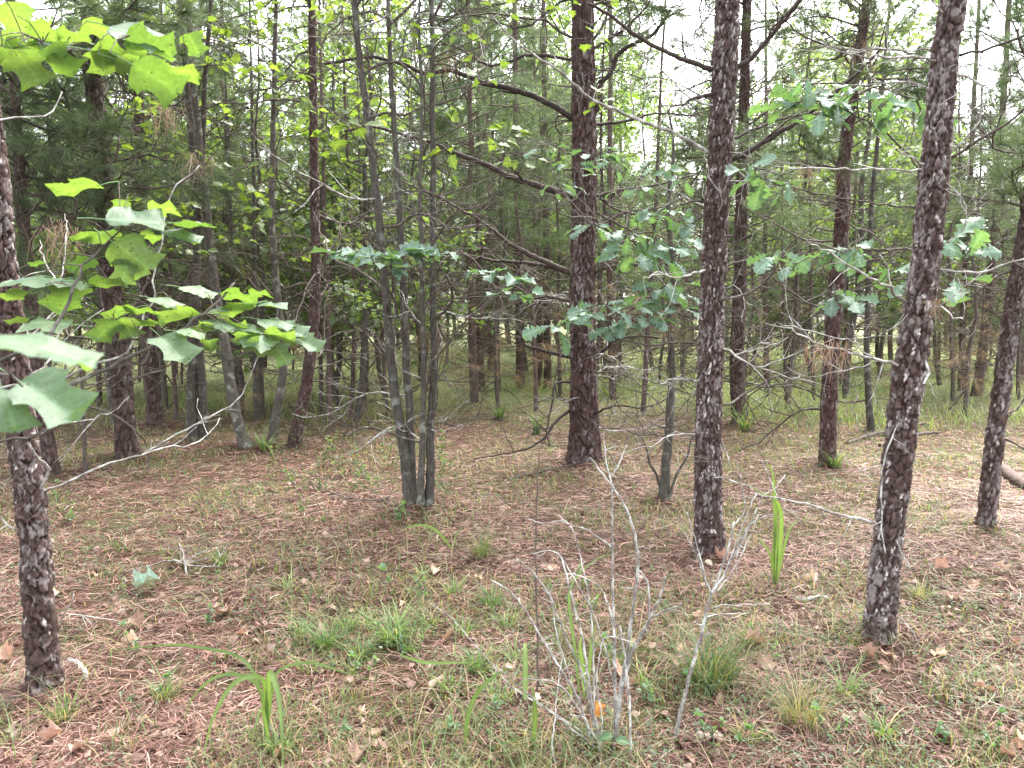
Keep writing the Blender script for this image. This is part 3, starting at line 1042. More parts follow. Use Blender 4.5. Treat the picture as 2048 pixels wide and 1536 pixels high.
# x, y, apparent width px, openness (+ shows upper side, - shows underside), heading of the tip in the picture plane (deg, 0 = right, -90 = down), distance
TL = [(32, 40, 78, -.8, -75, 1.7), (88, 62, 55, -.75, -60, 1.7), (18, 80, 60, -.6, -80, 1.75), (112, 122, 88, -.45, -70, 1.7), (55, 132, 80, -.75, -65, 1.65), (12, 112, 55, -.5, -100, 1.65),
      (236, 108, 92, -.5, -50, 1.7), (300, 96, 92, -.6, -40, 1.75), (312, 155, 95, -.8, -50, 1.65), (352, 138, 80, -.45, -35, 1.75), (275, 64, 105, .35, -20, 1.75), (196, 54, 60, -.6, -60, 1.8), (388, 88, 48, -.8, -80, 2.2),
      (157, 377, 92, -.28, 170, 2.2), (272, 440, 112, .38, -15, 2.1), (240, 412, 40, -.7, -110, 2.2), (326, 416, 58, -.6, 5, 2.2), (374, 440, 86, -.22, -20, 2.2), (362, 466, 76, .25, -25, 2.2), (200, 467, 76, -.25, 170, 2.15),
      (165, 470, 44, -.3, 160, 2.15), (272, 490, 46, -.35, 0, 2.15), (266, 512, 96, -.85, -60, 2.1), (250, 540, 60, -.8, -110, 2.12), (165, 526, 58, -.5, 200, 2.1), (75, 552, 120, .22, 190, 2.05), (145, 560, 76, .25, -10, 2.05),
      (215, 568, 72, -.35, -15, 2.1), (76, 528, 30, -.3, 180, 2.1), (36, 590, 62, -.25, 175, 2.05), (135, 597, 90, -.5, -100, 2.1), (34, 637, 44, -.3, 180, 2.0), (95, 642, 92, .35, 170, 1.95), (240, 620, 62, -.3, 180, 2.2),
      (282, 618, 66, -.3, 0, 2.2), (328, 600, 64, .2, 10, 2.3), (338, 616, 36, .5, -90, 2.3), (393, 578, 70, .22, 10, 2.3), (478, 590, 72, -.35, -5, 2.35), (471, 614, 80, -.25, 175, 2.35), (362, 635, 84, -.28, 170, 2.25),
      (212, 656, 68, -.6, -120, 2.1), (254, 652, 60, -.6, -70, 2.15), (297, 648, 58, -.3, 0, 2.2), (346, 695, 92, .55, -70, 2.1), (381, 664, 56, .3, 10, 2.15), (410, 661, 62, -.3, 190, 2.25), (437, 646, 66, .28, -10, 2.25),
      (471, 656, 60, -.35, 0, 2.3), (512, 656, 76, .28, -8, 2.3), (553, 641, 78, .25, -5, 2.35), (582, 662, 66, .4, -25, 2.35), (516, 677, 70, .5, -40, 2.25), (560, 670, 66, -.5, -30, 2.3), (486, 677, 46, -.5, -100, 2.25),
      (510, 697, 54, -.6, -50, 2.25), (562, 706, 50, -.85, -65, 2.3), (616, 687, 58, .55, -40, 2.35), (440, 622, 50, .2, 160, 2.3), (545, 612, 60, .18, 0, 2.4), (520, 585, 46, -.4, 10, 2.45),
      (70, 682, 225, .16, -5, .62), (98, 797, 140, .75, -35, .98), (18, 815, 105, .75, -75, .95), (45, 90, 60, -.5, -40, 1.7), (150, 80, 60, -.5, -20, 1.72), (205, 118, 66, -.5, -95, 1.7), (270, 130, 70, -.6, -60, 1.7), (95, 98, 60, .3, 0, 1.7), (300, 470, 40, -.5, -60, 2.2), (420, 690, 40, -.5, -90, 2.2)]
pet = MB()
for k, (px, py, wpx, op, hd, y) in enumerate(TL):
    c = V3(at(px, py, y))
    size = wpx * y / FPX * (1.0 if py < 200 else .95)
    tocam = unit(V3(CAM) - c)
    right = np.array([1.0, 0, 0])
    upp = np.cross(right, -tocam)
    upp = unit(upp)
    s = math.copysign(1, op)
    ao = abs(op)
    # normal tilted towards (upper side) or away from (underside) the viewer
    nrm = unit(s * ao * tocam + math.sqrt(1 - ao * ao) * (upp if upp[2] > 0 else -upp))
    h = R(hd + rt.uniform(-8, 8))
    d = math.cos(h) * right + math.sin(h) * upp
    d = unit(d - nrm * np.dot(d, nrm))
    if ao < .4:
        d = unit(d + .35 * rt.normal() * np.cross(nrm, d))
    base = c - d * size * .5
    put_leaf(tul, TULIP, base, d, nrm, size, rt)
    b0 = base - d * size * .44
    j = np.argmin(np.linalg.norm(TALL - b0, axis=1))
    q = TALL[j]
    if np.linalg.norm(q - b0) < .6:
        P_, r_ = catmull([q, (q + b0) * .5 + [0, 0, .015], b0], [.0018, .0014, .0011], .04)
        tube(pet, P_, r_, 4, (.10, .13, .04))
tag(obj('leaf_stalks', pet.mesh('leaf_stalks', M_TWIG, TB), tul), kind='stuff')


# ------------------------------------------------------------------ hardwoods
def hardwood(name, label, stems, tops, cat='sapling', mat=M_HARD, step=.05, seg=14):
    g = gr(stems[0][0][0], stems[0][0][1])
    root = thing(name, label, cat, g)
    paths = []
    for k, (pts, top) in enumerate(zip(stems, tops)):
        P, rr, _ = px_trunk(pts, top, None if k == 0 else g.y + .06 * math.sin(k * 2.1))
        P, rr = catmull(P, rr * .85, step)
        rng = np.random.default_rng(500 + k + int(pts[0][0]))
        P[1:] += np.cumsum(rng.normal(size=(len(P) - 1, 3)) * .0025, axis=0) * np.array([1, 1, .2])
        mb = MB()
        tube(mb, P, rr, seg, wob=.12, rng=rng)
        obj('trunk', mb.mesh('trunk', mat, g), root)
        paths.append((P, rr))
    return root, paths, g


def leaf_spray(root, start, centre, meshes, n, spread, size, rng, tw, droop=-.15, tilt=.45):
    """a twig from start to centre with leaves fanned round its end"""
    start, centre = V3(start), V3(centre)
    mid = (start + centre) * .5 + rng.normal(size=3) * .04 + [0, 0, .05]
    L = np.linalg.norm(centre - start)
    P, rr = catmull([start, mid, centre], [.004 + .002 * L, .0035, .0018], .06)
    tube(tw, P, rr, 5)
    for k in range(n):
        off = rng.normal(size=3) * spread * np.array([1, .8, .35])
        b = centre + off * .55
        d = unit(np.array([off[0], off[1], 0]) + rng.normal(size=3) * .02 + np.array([0, 0, droop * spread]))
        nrm = unit(UPV + np.array([0, -.3, 0]) + rng.normal(size=3) * tilt)
        tube(tw, np.array([centre * .6 + P[-2] * .4, (centre + b) * .5 + [0, 0, .01], b]), [.0016, .0013, .001], 3)
        put_leaf(root, meshes, b, d, nrm, size * rng.uniform(.75, 1.2), rng)


# four-stemmed grey sapling in front of the main pine
NS, NPATH, NG = hardwood('hardwood_tree', 'grey lichened sapling with four stems from one foot, left of the main pine',
                         [[(818, 1012, 34), (814, 960, 27), (805, 880, 25), (786, 750, 22), (771, 560, 20), (756, 400, 18), (736, 200, 16), (715, 0, 14)],
                          [(828, 1004, 24), (826, 880, 20), (818, 700, 18), (809, 500, 16), (796, 300, 13), (786, 130, 11), (780, 0, 9)],
                          [(841, 1004, 20), (843, 880, 14), (847, 700, 12), (846, 520, 11), (843, 360, 9), (848, 200, 7)],
                          [(858, 998, 24), (864, 860, 19), (869, 700, 16), (866, 560, 15), (863, 400, 14), (862, 200, 13), (860, 0, 11)]],
                         [8, 7, 6, 8], 'tree')
for P, rr in NPATH:
    add_dead(NS, P, rr, .5, 5.5, 18, .4, 1.5, .2, .9, rs)
    add_dead(NS, P, rr, .5, 4.5, 6, .3, 1.1, -.2, .4, rs, 'pale')
# dark sapling right of the main pine, carrying the oak leaves
Q, QPATH, QG = hardwood('oak_sapling', 'dark oak sapling with glossy leaf clusters between the main pine and the flecked pine',
                        [[(1328, 998, 34), (1332, 960, 24), (1340, 850, 21), (1348, 750, 17), (1344, 640, 14), (1352, 540, 12), (1340, 420, 10), (1352, 300, 7), (1345, 220, 5)],
                         [(1322, 985, 8), (1312, 950, 7), (1298, 925, 6), (1290, 890, 4), (1268, 862, 3)],
                         [(1340, 988, 7), (1352, 950, 6), (1372, 915, 5), (1384, 870, 3)]], [0, 0, 0], 'sapling', M_HARD)
add_dead(Q, *QPATH[0], .4, 2.2, 26, .4, 1.1, -.2, .6, rs)
OKB, OKB_P = traced(Q, 'branch', [(1346, 655), (1300, 648), (1250, 640), (1200, 632), (1150, 640), (1110, 655)], QG.y, 6, 2, M_TWIG, -1.0, 400)
OKB2, OKB2_P = traced(Q, 'branch', [(1350, 545), (1325, 520), (1290, 505), (1260, 480), (1215, 452), (1180, 448)], QG.y, 6, 2, M_TWIG, -.9, 401)
OKB3, OKB3_P = traced(Q, 'branch', [(1345, 460), (1370, 455), (1395, 440), (1420, 420)], QG.y, 5, 2, M_TWIG, -.7, 402)
tw = MB()
ro = np.random.default_rng(8)
ALLQ = np.vstack([OKB_P, OKB2_P, OKB3_P, QPATH[0][0][len(QPATH[0][0]) // 3:]])


def near_of(P, p):
    return P[np.argmin(np.linalg.norm(P - V3(p), axis=1))]


for (px, py, n, sp_, sz, dy) in [(1160, 630, 6, .10, .2, -1.0), (1115, 652, 4, .08, .2, -1.0), (1210, 620, 6, .10, .18, -.9), (1262, 612, 7, .11, .19, -.7), (1240, 650, 5, .08, .17, -.8),
                                 (1312, 585, 7, .12, .2, -.5), (1355, 615, 5, .1, .19, -.4), (1290, 640, 4, .08, .17, -.6), (1338, 570, 5, .1, .18, -.5), (1372, 590, 3, .06, .14, -.4),
                                 (1275, 500, 7, .12, .2, -.7), (1310, 490, 7, .12, .2, -.6), (1345, 490, 7, .12, .2, -.4), (1330, 525, 4, .1, .17, -.3), (1185, 452, 4, .07, .17, -.9), (1255, 470, 5, .1, .17, -.8),
                                 (1390, 445, 5, .1, .17, -.5), (1335, 432, 6, .11, .17, -.4), (1300, 420, 5, .1, .16, -.5), (1280, 380, 5, .12, .14, -.5), (1230, 335, 4, .12, .13, -.6), (1365, 350, 5, .13, .14, -.4),
                                 (1180, 310, 6, .11, .12, -.8), (1150, 335, 5, .11, .12, -.8), (1110, 380, 4, .12, .12, -.6), (1090, 300, 3, .1, .12, -.6), (1310, 330, 4, .13, .13, -.3)]:
    c_ = at(px, py, QG.y + dy)
    leaf_spray(Q, near_of(ALLQ, c_), c_, OAK, n + 1, sp_ * 1.05, sz * .92, ro, tw)
tag(obj('twigs', tw.mesh('twigs', M_TWIG, QG), Q), kind='stuff')

# oak sapling standing close behind the leaning pine
W_, WPATH, WG = hardwood('oak_sapling', 'slender oak sapling growing close behind the leaning pine with grey bark patches',
                         [[(1768, 1165, 14), (1790, 1000, 12), (1815, 830, 11), (1838, 660, 10), (1858, 480, 9), (1872, 330, 8), (1878, 200, 6), (1880, 120, 4)]], [0], 'sapling', M_HARD)
tw = MB()
WP = WPATH[0][0][len(WPATH[0][0]) // 4:]
wl = []
for k, pts in enumerate([[(1866, 380), (1800, 290), (1720, 235), (1650, 205), (1590, 205)], [(1850, 560), (1780, 560), (1710, 580), (1660, 592)], [(1858, 500), (1900, 495), (1940, 505)],
                         [(1858, 480), (1790, 500), (1720, 495), (1690, 505)], [(1872, 330), (1850, 240), (1835, 200)], [(1866, 420), (1700, 400), (1560, 370), (1510, 350)]]):
    o_, P_ = traced(W_, 'branch', pts, WG.y, 4, 2, M_TWIG, -.3, 430 + k)
    wl.append(P_)
WALL = np.vstack(wl + [WP])
for (px, py, n, sp_, sz) in [(1595, 210, 7, .07, .16), (1630, 195, 6, .07, .16), (1665, 205, 5, .06, .15), (1610, 165, 4, .05, .13), (1700, 190, 4, .06, .13), (1835, 205, 5, .06, .2), (1800, 190, 3, .05, .14), (1750, 205, 4, .06, .13),
                             (1660, 590, 5, .05, .12), (1690, 600, 4, .05, .12), (1900, 492, 3, .04, .19), (1935, 512, 4, .04, .19), (1720, 495, 5, .06, .12), (1690, 500, 5, .05, .12), (1780, 540, 4, .05, .14), (1910, 560, 3, .05, .17),
                             (1530, 355, 5, .06, .14), (1500, 340, 3, .05, .13), (1570, 372, 4, .05, .13), (1820, 570, 3, .05, .13), (1560, 510, 4, .05, .13), (1590, 530, 4, .05, .12), (1640, 235, 3, .06, .14)]:
    c_ = at(px, py, WG.y - .25)
    leaf_spray(W_, near_of(WALL, c_), c_, OAK, n, sp_, sz * 1.05, ro, tw)
tag(obj('twigs', tw.mesh('twigs', M_TWIG, WG), W_), kind='stuff')

# leafy branch low on the four-stemmed sapling
tw = MB()
NALL = np.vstack([p[0] for p in NPATH])
for (px, py, n, sp_, sz, dy) in [(680, 512, 4, .1, .2, -.7), (730, 512, 5, .11, .2, -.7), (770, 515, 6, .1, .2, -.7), (800, 500, 6, .11, .19, -.6), (840, 500, 6, .1, .18, -.5), (780, 535, 4, .08, .19, -.7), (860, 525, 4, .1, .16, -.4),
                                 (985, 550, 4, .1, .15, -.6), (1030, 560, 4, .08, .16, -.6), (1010, 585, 3, .08, .14, -.6), (1055, 590, 3, .08, .13, -.6), (950, 545, 3, .1, .13, -.5), (700, 250, 4, .12, .17, -.9), (680, 240, 3, .1, .15, -.9),
                                 (900, 510, 4, .1, .13, -.4), (690, 40, 4, .2, .13, -.5), (930, 45, 5, .2, .12, -.4), (880, 120, 4, .2, .12, -.3), (1000, 20, 5, .2, .13, -.4), (800, 60, 4, .2, .12, -.2), (1010, 260, 4, .1, .14, -.4), (990, 290, 4, .1, .13, -.4), (820, 290, 5, .2, .11, .2), (850, 310, 5, .2, .11, .2)]:
    c_ = at(px, py, NG.y + dy)
    leaf_spray(NS, near_of(NALL, c_), c_, MINT if py > 470 else MAPLE, n + (2 if py > 470 else 0), sp_, sz * .72, ro, tw, -.05, .25)
for k in range(34):
    P_, r_ = NPATH[k % 4]
    z = ro.uniform(2.7, 5.6)
    p_, _ = on_path(P_, r_, z)
    a_ = ro.uniform(-.9, 2.6)
    l_ = ro.uniform(.4, 1.9)
    leaf_spray(NS, p_, p_ + np.array([math.cos(a_) * l_, math.sin(a_) * l_ * .7, ro.uniform(0, .5)]), MAPLE, ro.integers(4, 7), .16, .10, ro, tw)
tag(obj('twigs', tw.mesh('twigs', M_TWIG, NG), NS), kind='stuff')

# mossy-barked saplings at the left, with bright leaves above
K, KPATH, KG = hardwood('hardwood_tree', 'mossy grey sapling with a bowed foot left of the bare red pine',
                        [[(492, 896, 38), (482, 868, 27), (466, 780, 25), (456, 700, 23), (442, 620, 22), (428, 520, 20), (412, 380, 18), (398, 230, 16), (390, 120, 14), (384, 0, 12)]], [8], 'tree')
Lh, LPATH, LG = hardwood('hardwood_tree', 'curving mossy sapling standing between the bowed sapling and the bare red pine',
                         [[(545, 884, 28), (548, 850, 20), (562, 770, 20), (566, 700, 18), (556, 600, 16), (545, 480, 15), (540, 330, 13), (545, 180, 11), (550, 0, 9)]], [8], 'tree')
J, JPATH, JG = hardwood('hardwood_tree', 'pair of dark close-set trunks left of the bowed mossy sapling',
                        [[(388, 880, 28), (382, 800, 23), (380, 680, 20), (384, 540, 18), (378, 380, 16), (366, 200, 14), (350, 0, 10)],
                         [(408, 874, 26), (405, 800, 22), (398, 680, 20), (392, 560, 17), (400, 400, 14), (410, 200, 11), (420, 0, 8)]], [8, 8], 'tree')
rk = np.random.default_rng(77)
for root, paths, g, nl in ((K, KPATH, KG, 50), (Lh, LPATH, LG, 42), (J, JPATH, JG, 40)):
    tw = MB()
    P, rr = paths[0]
    add_dead(root, P, rr, .5, 3.5, 10, .5, 1.3, -.1, .7, rs)
    for k in range(nl):
        z = rk.uniform(2.2, 6.2)
        p, r = on_path(P, rr, z)
        az = rk.uniform(0, 2 * math.pi)
        ln = rk.uniform(.4, 1.7)
        c_ = p + np.array([math.cos(az) * ln, math.sin(az) * ln * .8 - .2, rk.uniform(.0, .5)])
        leaf_spray(root, p, c_, MAPLE, rk.integers(4, 7), .15, .115, rk, tw)
    tag(obj('twigs', tw.mesh('twigs', M_TWIG, g), root), kind='stuff')


# ------------------------------------------------------------------ slim background stems traced one by one
def slim(label, pts, top, nd, mat, cat='tree', name='hardwood_tree', nb=0, bz=(1.0, 6.0)):
    root, paths, g = hardwood(name, label, [pts], [top], cat, mat, .12, 9)
    P, rr = paths[0]
    add_dead(root, P, rr, .4, max(.9, min(float(P[:, 2].max()) - .1, 6.5)), nd, .6, 1.7, -.3, .6, rs)
    if nb:
        add_boughs(root, P, rr, bz[0], bz[1], nb, .8, 1.5, -.2, .5, rs)
    return root


slim('thin dark stem standing left of the four-stemmed sapling', [(660, 852, 13), (658, 750, 11), (655, 600, 10), (650, 420, 9), (645, 200, 7)], 7, 12, M_PINE_FAR)
slim('thin dark stem with forked foot behind the bare red pine', [(700, 836, 13), (706, 740, 11), (708, 600, 10), (700, 420, 9)], 7, 10, M_PINE_FAR)
slim('slender dark stem just right of the forked-foot stem', [(730, 822, 10), (728, 740, 9), (722, 600, 8), (720, 430, 7)], 6, 10, M_PINE_FAR)
slim('short leaning dark stem behind the four-stemmed sapling', [(776, 830, 9), (768, 740, 8), (764, 640, 7), (758, 500, 6)], 6, 10, M_PINE_FAR)
slim('thin dark sapling left of the main pine, its top bent over', [(1072, 822, 12), (1070, 730, 10), (1064, 620, 8), (1048, 520, 7), (1036, 440, 6), (1030, 380, 5)], 0, 10, M_PINE_FAR)
slim('purplish pine trunk far behind, left of the main pine', [(962, 784, 22), (961, 720, 18), (960, 600, 17), (958, 450, 15), (956, 250, 12)], 14, 14, M_PINE_FAR, 'pine tree', 'pine_tree', 16, (4, 13))
slim('thin pine next to the purplish far pine', [(997, 782, 11), (996, 700, 9), (994, 560, 8), (990, 400, 7)], 9, 14, M_PINE_FAR, 'pine tree', 'pine_tree', 8, (3, 8))
slim('stout dark pine foot far behind in the bright grass', [(1040, 776, 26), (1040, 730, 20), (1038, 600, 18), (1034, 400, 15)], 13, 14, M_PINE_FAR, 'pine tree', 'pine_tree', 16, (3, 12))
slim('lilac-grey pine close to the left flank of the main pine', [(1096, 778, 22), (1095, 720, 18), (1093, 560, 17), (1091, 380, 15), (1088, 200, 12)], 13, 14, M_PINE_FAR, 'pine tree', 'pine_tree', 14, (4, 12))
slim('dark trunk showing right behind the main pine', [(1226, 800, 18), (1222, 700, 16), (1220, 560, 15), (1222, 380, 13)], 10, 14, M_PINE_FAR, 'pine tree', 'pine_tree', 12, (3, 9))
slim('thin leaning trunk between the main pine and the oak sapling', [(1286, 822, 13), (1292, 720, 12), (1300, 600, 11), (1310, 450, 9)], 8, 12, M_PINE_FAR)
slim('slim dark tree rooted at the brush heap on the right', [(1742, 862, 20), (1738, 800, 15), (1733, 700, 14), (1737, 560, 13), (1745, 400, 11), (1760, 250, 9)], 8, 14, M_HARD, 'tree', 'hardwood_tree')
slim('grey pine far back between the leaning pine and the right-edge pine', [(1952, 792, 26), (1962, 720, 22), (1976, 600, 20), (1988, 450, 17)], 11, 16, M_PINE_FAR, 'pine tree', 'pine_tree', 16, (2.5, 10))
slim('dark pine far back just right of the leaning pine', [(1922, 780, 18), (1925, 700, 15), (1930, 560, 14)], 10, 14, M_PINE_FAR, 'pine tree', 'pine_tree', 14, (2.5, 9))
slim('thin dark pine far back behind the crooked pine', [(1534, 790, 16), (1532, 700, 13), (1530, 560, 11)], 9, 16, M_PINE_FAR, 'pine tree', 'pine_tree', 16, (2, 8))
slim('pencil-thin stem far back left of the crooked pine', [(1572, 800, 8), (1570, 720, 7), (1566, 600, 6)], 6, 12, M_PINE_FAR)
slim('thin stem far back touching the crooked pine', [(1628, 800, 9), (1625, 720, 8), (1620, 600, 7)], 6, 12, M_PINE_FAR)
slim('dark trunk far back at the right picture edge', [(2040, 770, 20), (2044, 700, 17), (2050, 560, 15)], 9, 14, M_PINE_FAR, 'pine tree', 'pine_tree', 16, (2, 8))
slim('thin grey stem right of the bowed mossy sapling', [(514, 842, 14), (511, 760, 12), (512, 640, 11), (510, 460, 9)], 7, 8, M_HARD)
slim('thin grey stem behind the bowed mossy sapling', [(483, 838, 13), (484, 760, 11), (470, 640, 10), (462, 460, 8)], 7, 8, M_HARD)
slim('thin bare stick standing right of the slim left-edge pine', [(170, 948, 12), (168, 900, 9), (166, 820, 8), (160, 720, 6)], 0, 4, M_TWIG, 'sapling', 'bare_sapling')
slim('dark thin trunk behind the bare red pine', [(644, 824, 12), (643, 740, 10), (640, 620, 9), (642, 480, 8)], 8, 10, M_PINE_FAR)
slim('slim trunk in shade left of the dark pair of trunks', [(352, 838, 12), (350, 760, 10), (344, 620, 9), (340, 450, 8)], 8, 8, M_PINE_FAR)

# ------------------------------------------------------------------ background wood: trees in a few builds, copied one by one
def bulk_leaf_template():
    tv = np.array([[0, 0, 0], [.35, .36, .10], [.75, .28, .05], [1, 0, -.08], [.75, -.28, .05], [.35, -.36, .10]], float)
    return tv, np.array([[0, 3, 2, 1], [0, 5, 4, 3]])


LTV, LTQ = bulk_leaf_template()


def far_pine(seed, Ht, z0, n, bl, per, wd, ln):
    rng = np.random.default_rng(seed)
    tr, cr = MB(), MB()
    zs = np.linspace(0, Ht, 12)
    P = np.stack([np.cumsum(rng.normal(size=12) * .05), np.cumsum(rng.normal(size=12) * .05), zs - .1], -1)
    rr = (.0065 * Ht + .012) * (1 - .9 * zs / Ht) + .006
    tube(tr, P, rr, 8)
    Pd, rd = catmull(P, rr, .3)
    for k in range(int(z0 * 7) + 34):           # dead lower limbs
        z = rng.uniform(.6, z0 + 2)
        p, r = on_path(Pd, rd, z)
        az = rng.uniform(0, 6.28)
        grow(tr, p, (math.cos(az), math.sin(az), rng.uniform(-.25, .3)), rng.uniform(.6, 1.8), .011, rng, 1, [], -.1, .15, 3.5, 4)
    for k in range(n):
        t = (k + rng.random()) / n
        z = z0 + (Ht - z0) * t ** .9
        p, r = on_path(Pd, rd, z)
        az = rng.uniform(0, 6.28)
        L = bl * (1 - .65 * t) * rng.uniform(.65, 1.15)
        o_ = []
        grow(tr, p, (math.cos(az), math.sin(az), rng.uniform(-.05, .45) + .4 * t), L, .014, rng, 2 if L > .8 else 1, o_, .15, .12, 3.6, 4, (.5, .95), .5, (.28, .5))
        for Pb, Db, dep in o_:
            needle_brush(cr, Pb, Db, rng, per, ln, wd, .3, green_needles)
    return tr.mesh('trunk', M_PINE_FAR), cr.mesh('crown', M_NEEDLE, smooth=False)


def far_broad(seed, Ht, z0, n, bl, leaves, size, ca, cb):
    rng = np.random.default_rng(seed)
    tr, cr = MB(), MB()
    zs = np.linspace(0, Ht, 10)
    P = np.stack([np.cumsum(rng.normal(size=10) * .1), np.cumsum(rng.normal(size=10) * .1), zs - .1], -1)
    rr = (.006 * Ht + .012) * (1 - .9 * zs / Ht) + .005
    tube(tr, P, rr, 8)
    Pd, rd = catmull(P, rr, .3)
    for k in range(n):
        t = (k + rng.random()) / n
        z = z0 + (Ht - z0) * t
        p, r = on_path(Pd, rd, z)
        az = rng.uniform(0, 6.28)
        L = bl * (1 - .5 * t) * rng.uniform(.6, 1.2)
        o_ = []
        grow(tr, p, (math.cos(az), math.sin(az), rng.uniform(.1, .7)), L, .012, rng, 2, o_, -.1, .15, 2.6, 4, (.5, 1.0), .3, (.3, .6))
        for Pb, Db, dep in o_:
            m = max(2, rng.poisson(leaves * np.linalg.norm(Pb[-1] - Pb[0]) / .5))
            i = rng.integers(len(Pb) // 3, len(Pb), m)
            pos = Pb[i] + rng.normal(size=(m, 3)) * .05
            d = Db[i] + rng.normal(size=(m, 3)) * .8
            d[:, 2] -= .25
            nr = np.array([[0, 0, 1.0]]) + rng.normal(size=(m, 3)) * .4
            M3 = axes_from(d, nr) * (size * rng.uniform(.6, 1.2, m))[:, None, None]
            c = lerp3(ca, cb, rng.random(m))
            stamp(cr, LTV, LTQ, None, M3, pos, c)
    return tr.mesh('trunk', M_HARD), cr.mesh('crown', M_LEAF, smooth=False)


TALLP = [far_pine(700 + i, Ht, z0, n, bl, 54, .0037, .20) for i, (Ht, z0, n, bl) in enumerate([(16, 2.4, 58, 2.8), (14, 1.8, 56, 2.6), (18, 3.0, 60, 3.0), (13, 1.6, 54, 2.4)])]
YOUNGP = [far_pine(720 + i, Ht, z0, n, bl, 46, .0027, .17) for i, (Ht, z0, n, bl) in enumerate([(7, .9, 70, 1.9), (8.5, 1.2, 76, 2.1), (6, .7, 62, 1.7)])]
def bare_pine(seed, Ht, n):
    """a shaded-out pine: thin trunk, a mesh of dead limbs, a small green top"""
    rng = np.random.default_rng(seed)
    tr, cr = MB(), MB()
    zs = np.linspace(0, Ht, 10)
    P = np.stack([np.cumsum(rng.normal(size=10) * .06), np.cumsum(rng.normal(size=10) * .06), zs - .1], -1)
    rr = (.005 * Ht + .01) * (1 - .9 * zs / Ht) + .004
    tube(tr, P, rr, 7)
    Pd, rd = catmull(P, rr, .3)
    for k in range(n):
        z = .4 + (Ht - 1.2) * rng.random()
        p, r = on_path(Pd, rd, z)
        az = rng.uniform(0, 6.28)
        o_ = []
        grow(tr, p, (math.cos(az), math.sin(az), rng.uniform(-.3, .3)), rng.uniform(.6, 1.8), .009, rng, 2, o_, -.1, .15, 3.4, 4)
        if rng.random() < .35 + .4 * (z > Ht * .6):
            for Pb, Db, dep in o_:
                needle_brush(cr, Pb, Db, rng, 18, .15, .0024, .2, green_needles if z > Ht * .4 else brown_needles)
    return tr.mesh('trunk', M_TWIG), cr.mesh('crown', M_NEEDLE, smooth=False)


BAREP = [bare_pine(760 + i, Ht, n) for i, (Ht, n) in enumerate([(6.5, 60), (5.0, 52), (7.5, 66)])]
YG_A, YG_B = (.07, .11, .04), (.13, .175, .075)
BROAD = [far_broad(740 + i, Ht, z0, n, bl, 8, .115, YG_A, YG_B) for i, (Ht, z0, n, bl) in enumerate([(8, 1.6, 48, 2.0), (10, 2.2, 54, 2.3), (7, 1.3, 44, 1.8), (14, 3.0, 66, 3.0)])]
print('far tris', [(len(a.polygons), len(b.polygons)) for a, b in TALLP + YOUNGP + BROAD])


def copy_tree(kind, src, x, y, s, az, label, cat, group):
    root = thing(kind, label, cat, (x, y, ghf(x, y)), group)
    root.rotation_euler = (0, 0, az)
    root.scale = (s, s, s)
    obj('trunk', src[0], root)
    tag(obj('crown', src[1], root), kind='stuff')
    return root


rf = np.random.default_rng(2024)
taken = []


def spot(ylo, yhi, gap, xl=-.78, xr=.78):
    for _ in range(60):
        y = ylo + (yhi - ylo) * rf.random()
        x = y * rf.uniform(xl, xr)
        if all((x - a) ** 2 + (y - b) ** 2 > gap * gap for a, b in taken):
            taken.append((x, y))
            return x, y
    taken.append((x, y))
    return x, y


MARKS = [(-400, 'behind the tulip leaves at the left edge'), (230, 'behind the broad-based dark pine'), (430, 'behind the mossy saplings'), (610, 'behind the bare red pine'), (760, 'behind the four-stemmed sapling'),
         (940, 'between the four-stemmed sapling and main pine'), (1130, 'behind the main pine'), (1260, 'behind the dark oak sapling'), (1400, 'behind the flecked straight pine'), (1520, 'between the flecked and crooked pine'),
         (1630, 'behind the crooked pine'), (1750, 'behind the leaning pine'), (1900, 'between the leaning and right-edge pine')]


def behind(x, y):
    px = 1024 + FPX * x / y
    return [t for a, t in MARKS if px >= a][-1]


for k in range(30):
    x, y = spot(13.5, 24, 1.5)
    copy_tree('young_pine', YOUNGP[rf.integers(3)], x, y, rf.uniform(.75, 1.15), rf.uniform(0, 6.28),
              'young bushy pine ' + behind(x, y), 'pine tree', 'young pines behind the clearing')
for k in range(24):
    x, y = spot(11.8, 19, 1.2)
    copy_tree('bare_pine', BAREP[rf.integers(3)], x, y, rf.uniform(.8, 1.15), rf.uniform(0, 6.28),
              'thin pine with dead bare limbs ' + behind(x, y), 'pine tree', 'shaded-out thin pines behind the clearing')
for k in range(26):
    x, y = spot(17, 32, 1.2)
    copy_tree('young_pine', YOUNGP[rf.integers(3)], x, y, rf.uniform(.45, .75), rf.uniform(0, 6.28),
              'low stunted young pine ' + behind(x, y), 'pine tree', 'low young pines behind the clearing')
for k in range(12):
    x, y = spot(19, 34, 1.8)
    copy_tree('tall_pine', TALLP[rf.integers(4)], x, y, rf.uniform(.85, 1.15), rf.uniform(0, 6.28),
              'tall background pine ' + behind(x, y), 'pine tree', 'tall pines of the wood behind the clearing')
for k in range(40):
    x, y = spot(26, 60, 1.8)
    copy_tree('young_pine', YOUNGP[rf.integers(3)], x, y, rf.uniform(1.0, 1.5), rf.uniform(0, 6.28),
              'bushy pine far ' + behind(x, y), 'pine tree', 'bushy pines deep in the wood')
for k in range(48):
    x, y = spot(34, 70, 2.0)
    copy_tree('tall_pine', TALLP[rf.integers(4)], x, y, rf.uniform(.85, 1.2), rf.uniform(0, 6.28),
              'far tall pine ' + behind(x, y), 'pine tree', 'farthest pines against the sky')
